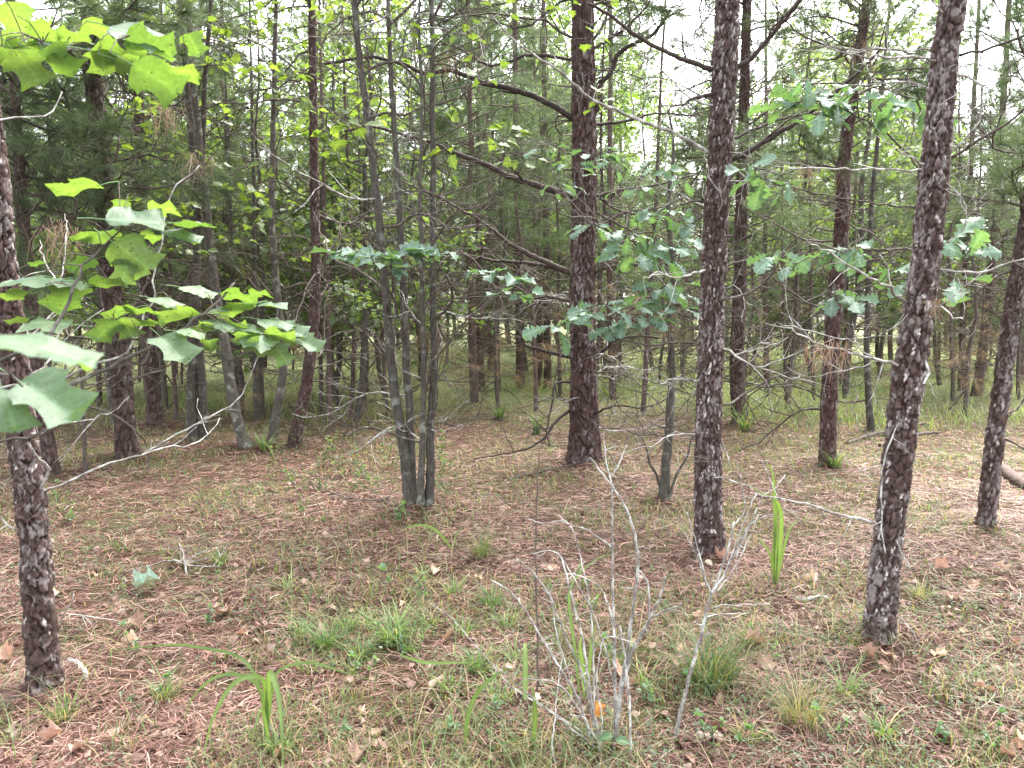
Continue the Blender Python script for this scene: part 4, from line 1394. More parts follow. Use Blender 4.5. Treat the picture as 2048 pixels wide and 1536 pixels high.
for k in range(13):
    x, y = spot(11.0, 20, 1.6, -.58, -.12)
    copy_tree('broadleaf_tree', BROAD[rf.integers(3)], x, y, rf.uniform(.8, 1.1), rf.uniform(0, 6.28),
              'leafy yellow-green understory tree ' + behind(x, y), 'tree', 'understory trees behind the front trunks')
for k in range(18):
    x, y = spot(14, 26, 1.6, -.1, .75)
    copy_tree('broadleaf_tree', BROAD[rf.integers(3)], x, y, rf.uniform(.8, 1.1), rf.uniform(0, 6.28),
              'leafy yellow-green understory tree ' + behind(x, y), 'tree', 'understory trees behind the front trunks')
for k in range(40):
    x, y = spot(24, 60, 2.2)
    copy_tree('broadleaf_tree', BROAD[3], x, y, rf.uniform(.85, 1.25), rf.uniform(0, 6.28),
              'tall leafy tree far ' + behind(x, y), 'tree', 'leafy trees deep in the wood')

for k, (x, y) in enumerate([(4.5, -6.5), (-8, 2), (8.5, 3), (-9.5, 6.5)]):  # unseen pines of the wood round about, added to block open-sky fill
    copy_tree('tall_pine', TALLP[k % 4], x, y, .9 + .02 * k, k * 1.3, 'unseen pine of the surrounding wood added outside the picture', 'pine tree', 'pines outside the picture')

ORD = ['nearest', 'second', 'third', 'fourth', 'fifth', 'sixth', 'seventh', 'eighth', 'ninth', 'tenth']
same = {}
for o_ in list(bpy.data.objects):
    if o_.parent is None and o_.name.split('.')[0] in ('young_pine', 'tall_pine', 'broadleaf_tree', 'bare_pine') and 'outside' not in o_['label']:
        same.setdefault(o_['label'], []).append(o_)
for lab, os_ in same.items():
    if len(os_) > 1:
        os_.sort(key=lambda q: q.location.y)
        for k, q in enumerate(os_):
            q['label'] = lab + ', ' + ORD[min(k, 9)] + (' in front' if k == 0 else ' back')

# ------------------------------------------------------------------ pine straw, grass and ground cover
rg = np.random.default_rng(99)


def screen_points(n, y0, y1, wide=.76, pad=.4):
    y = y0 * (y1 / y0) ** rg.random(n)
    x = rg.uniform(-1, 1, n) * (wide * y + pad)
    return x, y


x, y = screen_points(250000, 1.7, 13)
nz = vnoise(x / .55, y / .55, 31)
nz = nz * .6 + vnoise(x / .16, y / .16, 32) * .4
keep = rg.random(len(x)) < .08 + 1.9 * np.clip(nz - .12, 0, 1) ** 1.3
x, y = x[keep], y[keep]
for fx, fy, fh, fw in FOOT:                      # straw gathered round the trunk feet
    m = 420
    a_ = rg.uniform(0, 6.28, m)
    r_ = fw * (.25 + .9 * rg.random(m))
    x = np.concatenate([x, fx + np.cos(a_) * r_])
    y = np.concatenate([y, fy + np.sin(a_) * r_])
n = len(x)
az = rg.uniform(0, 2 * math.pi, n)
ln = rg.uniform(.05, .16, n)
d = np.stack([np.cos(az), np.sin(az), rg.normal(size=n) * .10], -1)
z = gh(x, y) + .004 + .022 * rg.random(n) ** 2
c0 = np.stack([x, y, z], -1)
bend = np.stack([-np.sin(az), np.cos(az), np.zeros(n)], -1) * (rg.normal(size=n) * .12 * ln)[:, None]
P = np.stack([c0 - d * ln[:, None] * .5, c0 + bend + [0, 0, .003], c0 + d * ln[:, None] * .5], 1)
wd = np.minimum(.0007 + .00025 * y, .0026)
W = np.stack([wd, wd, wd * .4], -1)
S = np.stack([-np.sin(az), np.cos(az), rg.normal(size=n) * .3], -1)
t = rg.random(n)
c = lerp3((.085, .033, .026), (.50, .30, .25), t ** 1.9) * rg.uniform(.55, 1.15, n)[:, None]
gy = rg.random(n) < .07
c[gy] = lerp3((.25, .20, .16), (.5, .42, .35), rg.random(gy.sum()))
mb = MB()
strips(mb, P, W, S, c)
tag(obj('pine_straw', mb.mesh('pine_straw', M_STRAW, smooth=False)), 'loose reddish pine needles carpeting the forest floor', 'pine straw', None, 'stuff')


def blades(mb, base, h, az, lean, wd, c, K=4, droop=.35):
    n = len(h)
    t = np.linspace(0, 1, K)[None, :]
    dr = np.asarray(droop) * np.ones(n)
    zz = h[:, None] * (t - dr[:, None] * t ** 2.4)
    rr = (h * lean)[:, None] * t ** 1.6
    P = base[:, None, :] + np.stack([np.cos(az)[:, None] * rr, np.sin(az)[:, None] * rr, zz], -1)
    W = wd[:, None] * np.clip(1.05 - t ** 2, .06, 1) * (.65 + .35 * np.minimum(1, t * 4))
    S = np.stack([-np.sin(az), np.cos(az), np.zeros(n)], -1)
    strips(mb, P, W, S, c)


def grass_col(n, dry=.2):
    c = lerp3((.08, .14, .05), (.20, .27, .11), rg.random(n))
    k = rg.random(n) < dry
    c[k] = lerp3((.32, .25, .13), (.45, .36, .22), rg.random(k.sum()))
    return c


# fine short grass in patches
x, y = screen_points(70000, 1.8, 17)
nz = vnoise(x / .8 + 9, y / .8, 41) * .6 + vnoise(x / .25, y / .25, 42) * .4
keep = (nz > .55 - .022 * np.clip(y - 4, 0, 8)) | (rg.random(len(x)) < .05)
x, y = x[keep], y[keep]
n = len(x)
mb = MB()
blades(mb, np.stack([x, y, gh(x, y) - .005], -1), rg.uniform(.03, .15, n), rg.uniform(0, 6.28, n), rg.uniform(.2, 1.2, n), .0013 + .0003 * y, grass_col(n, .3) * .85, 3)
tag(obj('short_grass', mb.mesh('short_grass', M_GRASS, smooth=False)), 'thin short grass scattered through the pine straw', 'grass', None, 'stuff')

# long pale wisps
x, y = screen_points(5200, 1.9, 9)
nz = vnoise(x / .7 + 70, y / .7, 44)
keep = nz > .5
x, y = x[keep], y[keep]
n = len(x)
mb = MB()
blades(mb, np.stack([x, y, gh(x, y) - .005], -1), rg.uniform(.08, .30, n), rg.uniform(0, 6.28, n), rg.uniform(.5, 1.6, n), .0012 + .0002 * y, grass_col(n, .4) * 1.1, 5, rg.uniform(.3, .8, n))
tag(obj('grass_wisps', mb.mesh('grass_wisps', M_GRASS, smooth=False)), 'long pale wisps of thin grass across the foreground', 'grass', None, 'stuff')

# small green leaves of ground cover
x, y = screen_points(60000, 1.8, 13)
nz = vnoise(x / .6 + 50, y / .6, 51) * .55 + vnoise(x / .16, y / .16, 52) * .45
keep = nz > .54
x, y = x[keep], y[keep]
n = len(x)
mb = MB()
dd = rand_dirs(rg, n, -.1, .3)
M3 = axes_from(dd, np.array([[0, 0, 1.0]]) + rg.normal(size=(n, 3)) * .35) * rg.uniform(.006, .017, n)[:, None, None]
pos = np.stack([x, y, gh(x, y) + rg.uniform(.01, .05, n)], -1)
stamp(mb, LTV, LTQ, None, M3, pos, lerp3((.06, .105, .05), (.12, .18, .095), rg.random(n)))
tag(obj('ground_cover', mb.mesh('ground_cover', M_LEAF, smooth=False)), 'tiny green leaves of low ground cover among pine straw', 'ground cover', None, 'stuff')

# tall bright grass beyond the trees
n = 36000
y = 9.6 * (34 / 9.6) ** rg.random(n)
x = y * rg.uniform(-.75, .8, n)
nz = vnoise(x / 2.2 + 3, y / 2.2, 61)
right = np.clip((x - 1.0) / 4, 0, 1)
keep = rg.random(n) < np.clip((nz - .35) * 2.2 + right * .5, .04, 1) * np.clip((y - 11.2) / 2 + right * .75, .05, 1)
x, y = x[keep], y[keep]
n = len(x)
mb = MB()
blades(mb, np.stack([x, y, gh(x, y)], -1), rg.uniform(.10, .45, n), rg.uniform(0, 6.28, n), rg.uniform(.3, 1.2, n), .004 + .00025 * y, lerp3((.13, .18, .07), (.27, .31, .15), rg.random(n)), 4, rg.uniform(.1, .6, n))
tag(obj('tall_grass', mb.mesh('tall_grass', M_GRASS, smooth=False)), 'tall bright green grass in the clearing behind the trunks', 'grass', None, 'stuff')

# leaf litter: a mass, and the leaves one can pick out
LIT_P = [(0, .03), (.1, .14), (.22, .24), (.3, .17), (.42, .30), (.55, .24), (.68, .34), (.8, .22), (.92, .14), (1, .02)]
DRY = []
for i in range(8):
    tone = [((.36, .24, .17), (.5, .36, .28)), ((.22, .12, .08), (.32, .2, .14)), ((.46, .36, .28), (.6, .5, .42)), ((.30, .19, .15), (.42, .31, .26))][i % 4]
    DRY.append(leaf_mesh('dry_leaf', LIT_P if i % 3 else TULIP_P, M_DRYLEAF, 12, 2, rs.uniform(-.3, .5), rs.uniform(-.9, .9), 0, 1.3, 60 + i, tone[0], tone[1], rs.uniform(-1.2, 1.2), pet=.12))
x, y = screen_points(1500, 1.9, 15)
order = np.argsort(y)
x, y = x[order], y[order]
big = 230
for i in range(big):
    tone = i % 8
    s = rg.uniform(.04, .085)
    e = (rg.normal() * .45, rg.normal() * .45, rg.uniform(0, 6.28))
    o_ = obj('fallen_leaf', DRY[tone], None, (x[i * 3], y[i * 3], ghf(x[i * 3], y[i * 3]) + .018), e, s)
    lab = [('curled tan dry leaf lying on the pine straw', 'tan fallen leaves'), ('dark brown dry leaf lying on the pine straw', 'dark brown fallen leaves'),
           ('pale bleached dry leaf lying on the pine straw', 'pale fallen leaves'), ('dull pinkish-brown dry leaf lying on the pine straw', 'pinkish fallen leaves')][tone % 4]
    tag(o_, lab[0], 'leaf', lab[1])
x, y = screen_points(5200, 2.0, 16)
keep = rg.random(len(x)) < .25 + vnoise(x / 1.1, y / 1.1, 71)
x, y = x[keep], y[keep]
n = len(x)
mb = MB()
tv = LTV.copy()
tv[:, 2] = [.0, .28, -.06, .22, .12, -.05]
M3 = axes_from(rand_dirs(rg, n, -.2, .25), np.array([[0, 0, 1.0]]) + rg.normal(size=(n, 3)) * .4) * rg.uniform(.018, .055, n)[:, None, None]
cc = lerp3((.10, .055, .042), (.44, .31, .25), rg.random(n) ** 2.0)
stamp(mb, tv, LTQ, None, M3, np.stack([x, y, gh(x, y) + .015], -1), cc)
tag(obj('leaf_litter', mb.mesh('leaf_litter', M_DRYLEAF, smooth=False)), 'small brown leaf scraps strewn over the forest floor', 'leaf litter', None, 'stuff')


# ------------------------------------------------------------------ grass tufts one by one
def tuft(label, px, py, n, h0, h1, wd, spread, dry=.1, lean=(.3, 1.2), droop=(.2, .7), K=5, tint=1.0, r0=.03):
    g = gr(px, py)
    n = int(n * 1.7)
    h0, h1, r0 = h0 * 1.15, h1 * 1.25, r0 * 1.7
    mb = MB()
    a = rg.uniform(0, 6.28, n)
    b = np.stack([g.x + np.cos(a) * r0 * rg.random(n), g.y + np.sin(a) * r0 * rg.random(n), np.full(n, g.z - .01)], -1)
    h = h0 * .5 + (h1 - h0 * .5) * rg.random(n) ** 1.4
    blades(mb, b, h, a + rg.normal(size=n) * 1.1, rg.uniform(*lean, n), rg.uniform(.6, 1.1, n) * wd, grass_col(n, dry) * tint, K, rg.uniform(*droop, n))
    o_ = obj('grass_tuft', mb.mesh('grass_tuft', M_GRASS, g, smooth=False), None, g)
    return tag(o_, label, 'grass tuft')


tuft('bright yellow-green grass tuft, left of the pair in the front', 655, 1300, 90, .10, .26, .0035, 1, .08)
tuft('dense lime-green grass tuft, right of the pair in the front', 785, 1290, 130, .10, .24, .0038, 1, .03, tint=1.1)
tuft('low spreading grass between the two bright front tufts', 720, 1320, 70, .06, .18, .003, 1, .3)
tuft('fine wispy grass tuft on open pine straw below the four-stemmed sapling', 962, 1115, 130, .12, .30, .0016, 1, .35, tint=.8)
tuft('small lime-green grass patch left of the dead shrub', 985, 1215, 80, .08, .2, .0032, 1, .05)
tuft('flat lime-green grass rosette at the left foot of the dead shrub', 955, 1345, 90, .06, .17, .0038, 1, .04, tint=1.1)
tuft('large grass tuft with dark base beside the dead grey stem', 1415, 1370, 190, .16, .38, .0028, 1, .35, r0=.07, tint=.85)
tuft('pale straw-coloured fine grass tuft in the right foreground', 1605, 1445, 150, .12, .30, .0016, 1, .65, r0=.05)
tuft('small grass patch at the foot of the leaning pine', 1840, 1195, 50, .06, .16, .002, 1, .3)
tuft('bright green grass clump in the clearing left of the main pine', 998, 838, 60, .18, .4, .006, 1, .05)
tuft('upright grass clump beside the thin bent-over sapling', 1074, 868, 40, .25, .5, .008, 1, .05, lean=(.1, .6))
tuft('grass clump at the foot of the dark red pine behind', 1490, 862, 50, .25, .6, .007, 1, .1, lean=(.6, 1.4))
tuft('grass clump by the foot of the crooked pine', 1672, 935, 30, .15, .4, .006, 1, .1, lean=(.5, 1.3))
for k, (px, py) in enumerate([(600, 1270), (690, 1262), (735, 1255), (820, 1305), (865, 1250), (700, 1345), (905, 1190), (930, 1270), (1010, 1260), (1030, 1330), (900, 1380), (620, 1345), (1000, 1400), (570, 1180), (840, 1160), (1290, 1370), (1240, 1330), (1690, 1390), (1760, 1470), (1500, 1480)]):
    tag(tuft('small bright grass sprout scattered round the front tufts', px, py, 34, .05, .16, .003, 1, .12, tint=1.25), None, None, 'small bright grass sprouts in front')
tuft('sparse green grass in the left corner foreground', 130, 1440, 60, .08, .2, .002, 1, .25)
tuft('thin grass below the slim left-edge pine', 330, 1400, 60, .08, .22, .002, 1, .3)
tuft('broken green grass tuft at the bottom edge', 560, 1500, 60, .06, .18, .0035, 1, .1)
tuft('low grass right of the large dark-based tuft', 1500, 1290, 60, .08, .2, .002, 1, .3)
tuft('grass tuft in the shade left of the four-stemmed sapling', 440, 1130, 60, .08, .2, .0022, 1, .2, tint=.8)
tuft('arching grass at the foot of the curving mossy sapling', 530, 900, 30, .2, .42, .007, 1, .05, lean=(.6, 1.4))


def wide_grass(label, px, py, specs, col=(.13, .19, .065)):
    """a clump of broad arching blades, each blade a part; specs = [polyline of pixels, distance step, width px]"""
    g = gr(px, py)
    root = thing('broad_grass', label, 'grass', g)
    for k, (pts, dy, wpx) in enumerate(specs):
        P, w_ = catmull(np.array([V3(at(a, b, g.y + dy * i / (len(pts) - 1))) for i, (a, b) in enumerate(pts)]), np.linspace(1, 1, len(pts)), .025)
        s = np.linspace(0, 1, len(P))
        W = wpx * .5 * g.y / FPX * np.clip(np.minimum(.55 + s * 2, (1.02 - s) * 2.2), .05, 1)
        T = np.gradient(P, axis=0)
        tocam = V3(CAM) - P
        S = np.cross(T, tocam)
        S /= np.linalg.norm(S, axis=1)[:, None] + 1e-9
        nrm = np.cross(S, T)
        nrm /= np.linalg.norm(nrm, axis=1)[:, None] + 1e-9
        cr = nrm * (W * .35)[:, None]
        v = np.stack([P - S * W[:, None] + cr, P, P + S * W[:, None] + cr], 1).reshape(-1, 3)
        i = np.arange(len(P) - 1)[:, None] * 3 + np.arange(2)[None]
        q = np.stack([i, i + 1, i + 4, i + 3], -1).reshape(-1, 4)
        mb = MB()
        cc = np.tile(np.array(col)[None], (len(v), 1)) * rg.uniform(.8, 1.2)
        cc[1::3] *= 1.35
        mb.add(v, q, None, cc)
        obj('blade', mb.mesh('blade', M_GRASS, g), root)
    return root


wide_grass('coarse grass with two long arching blades in the front left', 535, 1470,
           [([(535, 1470), (533, 1420), (528, 1365), (500, 1352), (460, 1375), (425, 1440), (402, 1530)], -.25, 10), ([(535, 1470), (536, 1400), (540, 1345), (556, 1385), (563, 1450), (566, 1545)], -.3, 11),
            ([(532, 1470), (520, 1380), (480, 1350), (430, 1355), (385, 1395), (365, 1450)], -.1, 7), ([(535, 1465), (525, 1400), (505, 1340), (470, 1310), (400, 1295), (340, 1290), (200, 1303)], .2, 6),
            ([(538, 1470), (540, 1500), (530, 1440), (520, 1420), (500, 1500)], -.2, 7), ([(535, 1470), (545, 1380), (560, 1340), (620, 1325), (690, 1345), (760, 1365)], .1, 6)])
wide_grass('tall single-bladed grass standing right of the flecked pine', 1550, 1170,
           [([(1550, 1170), (1552, 1080), (1549, 1000), (1546, 950), (1536, 928), (1528, 945)], -.05, 9), ([(1552, 1170), (1560, 1090), (1562, 1030), (1550, 1000), (1520, 985), (1495, 968)], -.1, 9),
            ([(1552, 1170), (1572, 1080), (1585, 1050), (1605, 1030)], .1, 5), ([(1548, 1170), (1546, 1120), (1552, 1060), (1556, 990)], 0, 7), ([(1550, 1170), (1540, 1110), (1520, 1080), (1508, 1066)], .1, 5)], (.14, .20, .065))
wide_grass('broad grass blades arching over the left side of the dead shrub', 1065, 1500,
           [([(1065, 1500), (1070, 1440), (1068, 1390), (1062, 1370)], 0, 11), ([(930, 1500), (935, 1440), (955, 1385), (1000, 1345), (1040, 1335)], .05, 9), ([(1050, 1400), (1051, 1340), (1050, 1290), (1048, 1288)], .2, 12),
            ([(940, 1530), (1000, 1490), (1060, 1470)], 0, 7), ([(800, 1310), (850, 1325), (910, 1325), (960, 1325)], .2, 6)], (.14, .20, .065))
wide_grass('grass blades caught among the stems of the dead shrub', 1170, 1400,
           [([(1170, 1400), (1165, 1330), (1160, 1290), (1165, 1265)], 0, 10), ([(1172, 1400), (1180, 1320), (1185, 1270), (1195, 1240)], .05, 8), ([(1140, 1420), (1142, 1370), (1148, 1350)], 0, 9), ([(1160, 1400), (1150, 1300), (1140, 1180), (1190, 1120), (1225, 1110)], .3, 6)], (.14, .20, .065))
wide_grass('single thin grass blade arching left of the open pine straw', 905, 1100,
           [([(905, 1100), (890, 1080), (868, 1058), (840, 1050), (815, 1055), (803, 1064)], -.05, 6), ([(905, 1100), (912, 1070), (925, 1050)], .1, 4)], (.14, .20, .065))

# ------------------------------------------------------------------ seedlings and low shrubs
def herb_variant(seed, H, n, size, ca, cb):
    rng = np.random.default_rng(seed)
    st, lf = MB(), MB()
    o_ = []
    for k in range(rng.integers(2, 4)):
        grow(st, (rng.normal() * .01, rng.normal() * .01, -.01), (rng.normal() * .35, rng.normal() * .35, 1), H * rng.uniform(.6, 1), .0022, rng, 1, o_, .2, .1, 9, 4, (.5, 1.0), .8, (.25, .5))
    for P, D, dep in o_:
        m = max(3, int(n * np.linalg.norm(P[-1] - P[0]) / H))
        i = rng.integers(1, len(P), m)
        d = D[i] * .4 + rng.normal(size=(m, 3)) * .7
        M3 = axes_from(d, np.array([[0, 0, 1.0]]) + rng.normal(size=(m, 3)) * .35) * (size * rng.uniform(.6, 1.2, m))[:, None, None]
        stamp(lf, LTV, LTQ, None, M3, P[i], lerp3(ca, cb, rng.random(m)))
    return st.mesh('stem', M_TWIG), lf.mesh('leaves', M_LEAF, smooth=False)


HERB = [herb_variant(800 + i, H, n, s, (.08, .135, .06), (.13, .20, .10)) for i, (H, n, s) in enumerate([(.12, 14, .02), (.16, 18, .022), (.1, 12, .026)])]
BUSH = [herb_variant(810 + i, H, n, s, (.05, .085, .03), (.10, .14, .055)) for i, (H, n, s) in enumerate([(.5, 26, .035), (.65, 30, .04), (.42, 24, .032)])]


def plant(kind, src, px, py, s, label, cat, group=None):
    g = gr(px, py)
    root = thing(kind, label, cat, g, group)
    root.rotation_euler = (0, 0, rg.uniform(0, 6.28))
    root.scale = (s, s, s)
    obj('stem', src[0], root)
    tag(obj('leaves', src[1], root), kind='stuff')


for (px, py) in [(590, 900), (640, 930), (690, 950), (740, 965), (560, 960), (650, 985), (720, 905), (770, 940), (610, 1000), (540, 925), (700, 990), (760, 995), (880, 960), (900, 990)]:
    plant('low_shrub', BUSH[rg.integers(3)], px, py, rg.uniform(.6, 1.0), 'low small-leaved shrub in the patch left of the four-stemmed sapling', 'shrub', 'low shrubs left of the four-stemmed sapling')
for k in range(46):
    px, py = rg.uniform(20, 2030), 1000 + 520 * rg.random() ** .8
    plant('seedling', HERB[rg.integers(3)], px, py, rg.uniform(.6, 1.3), 'small green leafy seedling sprouting from the pine straw', 'seedling', 'seedlings in the pine straw')
plant('seedling', HERB[1], 812, 1200, 1.6, 'pale grey-green leafy sprig above the bright grass tufts', 'seedling')
plant('seedling', HERB[2], 800, 1045, 1.8, 'feathery green sprig in front of the four-stemmed sapling', 'seedling')

# two round fresh leaves at the foot of the dead shrub
g = gr(1222, 1520)
rt_ = thing('seedling', 'bright seedling with round leaves at the foot of the dead shrub', 'seedling', g)
mb = MB()
tube(mb, [V3(g) - [0, 0, .01], V3(at(1225, 1490, g.y)), V3(at(1230, 1478, g.y))], [.002, .0015, .001], 5)
obj('stem', mb.mesh('stem', M_TWIG, g), rt_)
for (px, py, s, h) in [(1212, 1474, .055, 170), (1246, 1482, .055, 0), (1215, 1525, .06, 200), (1228, 1512, .03, -60)]:
    d = np.array([math.cos(R(h)), math.sin(R(h)) * .5 - .2, 0])
    put_leaf(rt_, OVATE, V3(at(px, py, g.y)) - d * s * .5, d, unit([0, -.35, 1]), s, rg, 1.2)

# ------------------------------------------------------------------ dead shrubs in front
def zz(pts):                                       # pixels of an enlarged view of the photograph
    return [(700 + a / 2.41, 900 + b / 2.41) for a, b in pts]


def dead_shrub(label, px, py, specs, seed):
    g = gr(px, py)
    root = thing('dead_shrub', label, 'shrub', g)
    for k, (pts, w0, w1, dy0, dy1, tw) in enumerate(specs):
        rng = np.random.default_rng(seed + k)
        pp = zz(pts)
        n = len(pp)
        P = np.array([V3(at(a, b, g.y + dy0 + (dy1 - dy0) * i / (n - 1))) for i, (a, b) in enumerate(pp)])
        rr = np.linspace(w0, w1, n) * .41 * g.y / FPX
        P, rr = catmull(P, rr, .02)
        P = P + rng.normal(size=P.shape) * .0014
        mb = MB()
        tube(mb, P, rr * 1.0, 7, wob=.3, rng=rng)
        for q in range(tw):                        # short side spurs
            i = rng.integers(len(P) // 5, len(P) - 1)
            sd = unit(P[i + 1] - P[i] + rng.normal(size=3) * .9)
            grow(mb, P[i], sd, rng.uniform(.015, .07), max(.0012, rr[i] * .5), rng, 0, [], 0, .15, 3, 4)
        obj('stem', mb.mesh('stem', M_PALE, g), root)
    return root


dead_shrub('grey dead many-stemmed shrub with bare lichened twigs in the front', 1236, 1492, [
    ([(1260, 1500), (1275, 1300), (1276, 1000), (1270, 850), (1266, 600), (1265, 400), (1265, 190)], 9, 4, 0, .1, 6),
    ([(1280, 1420), (1300, 1200), (1330, 1000), (1368, 750), (1387, 560), (1380, 450), (1340, 300), (1272, 190), (1160, 40)], 11, 4, 0, -.05, 8),
    ([(1272, 190), (1255, 130), (1235, 60), (1222, -80)], 4, 3, -.04, .0, 2),
    ([(1250, 130), (1290, 80), (1315, 20), (1335, -20)], 4, 3, -.04, -.05, 2),
    ([(1290, 85), (1255, 30), (1225, -20)], 3, 2, -.04, -.1, 1),
    ([(1285, 1260), (1350, 1000), (1400, 900), (1450, 805), (1500, 700), (1520, 610)], 10, 4, 0, -.15, 6),
    ([(1450, 808), (1520, 775), (1600, 740)], 5, 3, -.12, -.2, 2), ([(1390, 580), (1430, 625), (1445, 720), (1440, 800)], 5, 4, -.05, -.1, 1), ([(1386, 560), (1420, 490), (1460, 420)], 3, 2, -.04, -.1, 1),
    ([(1230, 1500), (1160, 1200), (1130, 950), (1080, 750), (1030, 560), (1000, 490)], 8, 3, .02, .15, 6),
    ([(1200, 1420), (1100, 1250), (1030, 1150), (950, 1110), (840, 1105)], 6, 2, 0, -.15, 3),
    ([(1190, 1400), (1120, 1080), (1050, 930), (960, 700), (870, 580), (800, 525)], 6, 3, .03, .05, 6),
    ([(1170, 1420), (1100, 1200), (1010, 1050), (930, 920), (850, 780), (780, 690), (680, 625)], 7, 3, 0, -.1, 6),
    ([(1180, 1250), (1170, 900), (1150, 700), (1080, 400), (1010, 320)], 5, 2, .05, .25, 4),
    ([(1275, 900), (1265, 830), (1240, 730), (1180, 640), (1080, 600), (1030, 600)], 4, 2, .03, .15, 3),
    ([(1266, 470), (1250, 460), (1150, 390), (1060, 360), (1010, 340), (940, 355), (850, 330)], 4, 2, .08, .2, 3),
    ([(1350, 1500), (1352, 1350), (1345, 1200), (1325, 1000), (1300, 850)], 7, 5, -.06, -.02, 4),
    ([(1230, 1440), (1000, 1280), (780, 1140), (620, 960), (500, 820), (385, 740)], 5, 2, .05, .3, 4),
    ([(1240, 1480), (1000, 1290), (850, 1170), (690, 1030)], 4, 2, -.02, -.1, 2),
    ([(1000, 1530), (975, 1440), (990, 1280), (1005, 1120), (1020, 1000)], 4, 2, -.1, -.05, 2),
    ([(1090, 1180), (1040, 1040), (990, 860), (970, 720), (900, 610)], 4, 2, .1, .25, 3), ([(1285, 1200), (1240, 1000), (1180, 800), (1120, 690), (1000, 500), (870, 500)], 4, 2, .02, .12, 4),
    ([(1200, 1460), (1215, 1300), (1190, 1150), (1200, 1000), (1240, 900), (1370, 930)], 4, 2, -.05, -.12, 2)], 900)
dead_shrub('slender dead grey stem forking into a fan of twigs, right of the dead shrub', 1352, 1478, [
    ([(1568, 1390), (1590, 1270), (1640, 1080), (1690, 900), (1720, 760), (1745, 690), (1780, 600), (1830, 450), (1850, 350)], 10, 5, 0, .05, 7),
    ([(1745, 690), (1800, 610), (1830, 540), (1880, 400), (1925, 290), (1962, 205)], 6, 3, .02, .0, 4), ([(1850, 520), (1890, 430), (1925, 360), (1975, 330), (2045, 308)], 5, 3, .02, -.1, 2),
    ([(1770, 680), (1830, 600), (1900, 480), (1970, 310)], 4, 3, .03, .12, 3), ([(1742, 690), (1700, 590), (1670, 500), (1610, 395)], 4, 2, .03, .1, 3), ([(1720, 650), (1690, 520), (1660, 420), (1625, 300)], 4, 2, .04, .2, 2),
    ([(1728, 765), (1790, 748), (1880, 747), (2020, 742)], 4, 2, .02, -.15, 2), ([(1718, 800), (1800, 790), (1940, 785)], 3, 2, .02, .2, 1), ([(1860, 520), (1980, 240), (2040, 190), (2100, 120)], 3, 2, .02, .15, 2),
    ([(1845, 360), (1900, 300), (1895, 200), (1885, 120)], 3, 2, .05, .1, 2)], 940)
o_ = thing('dry_stalk', 'thin straight reddish dry stalk rising left of the dead shrub', 'stalk', gr(1075, 1392))
traced(o_, 'stem', [(1075, 1396), (1074, 1250), (1072, 1100), (1073, 1000), (1078, 895)], o_.location.y, 5, 2.5, M_BROWN_NEEDLE if False else M_TWIG, 0, 960, 0, 5)

# ------------------------------------------------------------------ fallen wood
def fallen(name, label, pts, w0, w1, mat, twigs=3, seed=0, cat='branch', lift=.0):
    G0 = [gr(a, b) for a, b in pts]
    rng = np.random.default_rng(seed)
    root = thing(name, label, cat, G0[0])
    n = len(pts)
    rr = np.array([w_ * .5 * g.y / FPX for w_, g in zip(np.linspace(w0, w1, n), G0)])
    P, rr = catmull(np.array([V3(g) + [0, 0, rr[i] * .8 + lift * (i / (n - 1))] for i, g in enumerate(G0)]), rr, .05)
    P = P + rng.normal(size=P.shape) * .003
    mb = MB()
    tube(mb, P, rr, 8, wob=.2, rng=rng)
    obj('limb', mb.mesh('limb', mat, G0[0]), root)
    if twigs:
        mb = MB()
        for k in range(twigs):
            i = rng.integers(1, len(P) - 1)
            d = unit(P[i + 1] - P[i] + rng.normal(size=3) * [.9, .9, .4] + [0, 0, .2])
            grow(mb, P[i], d, rng.uniform(.15, .45), max(.002, rr[i] * .5), rng, 1, [], -.5, .2, 5, 4)
        tag(obj('twigs', mb.mesh('twigs', mat, G0[0]), root), kind='stuff')
    return root


fallen('fallen_branch', 'pale fallen branch reaching to the foot of the four-stemmed sapling', [(580, 940), (640, 978), (700, 1003), (760, 1010), (780, 1006)], 2, 4, M_TWIG, 4, 1, lift=.05)
fallen('fallen_log', 'short dark log lying in grass at the right edge', [(2000, 942), (2025, 962), (2060, 985)], 20, 24, M_PINE_FAR, 2, 2, 'log')
fallen('fallen_branch', 'dark branch lying at the slim tree on the right', [(1690, 890), (1740, 878), (1800, 866), (1850, 862)], 7, 4, M_TWIG, 8, 3, lift=.1)
fallen('fallen_branch', 'dark limb across the brush heap on the right', [(1760, 895), (1820, 880), (1880, 878)], 8, 5, M_TWIG, 8, 4, lift=.08)
fallen('fallen_branch', 'thin dead stick in the small twig heap at left', [(345, 1120), (380, 1140), (440, 1152)], 4, 2, M_PALE, 5, 5, lift=.06)
fallen('fallen_branch', 'upright broken stick in the small twig heap at left', [(372, 1150), (368, 1130), (362, 1112)], 4, 2, M_PALE, 4, 6, lift=.08)
fallen('fallen_branch', 'pale stick slanting down beside the dead shrub foot', [(1268, 1466), (1298, 1498), (1330, 1545)], 8, 7, M_PALE, 0, 7)
fallen('fallen_branch', 'bent piece of rotten wood right of the slim left-edge pine', [(141, 1322), (160, 1338), (172, 1350), (172, 1362)], 12, 10, M_PALE, 0, 8)
fallen('bark_strip', 'long strip of tan bark lying left of the leaning pine', [(1590, 1200), (1612, 1202), (1640, 1198), (1662, 1200)], 9, 7, M_PALE, 0, 9, 'bark')
fallen('fallen_branch', 'rotten brown stick at the foot of the slim left-edge pine', [(18, 1402), (50, 1396), (80, 1388), (112, 1390)], 12, 8, M_TWIG, 0, 10)
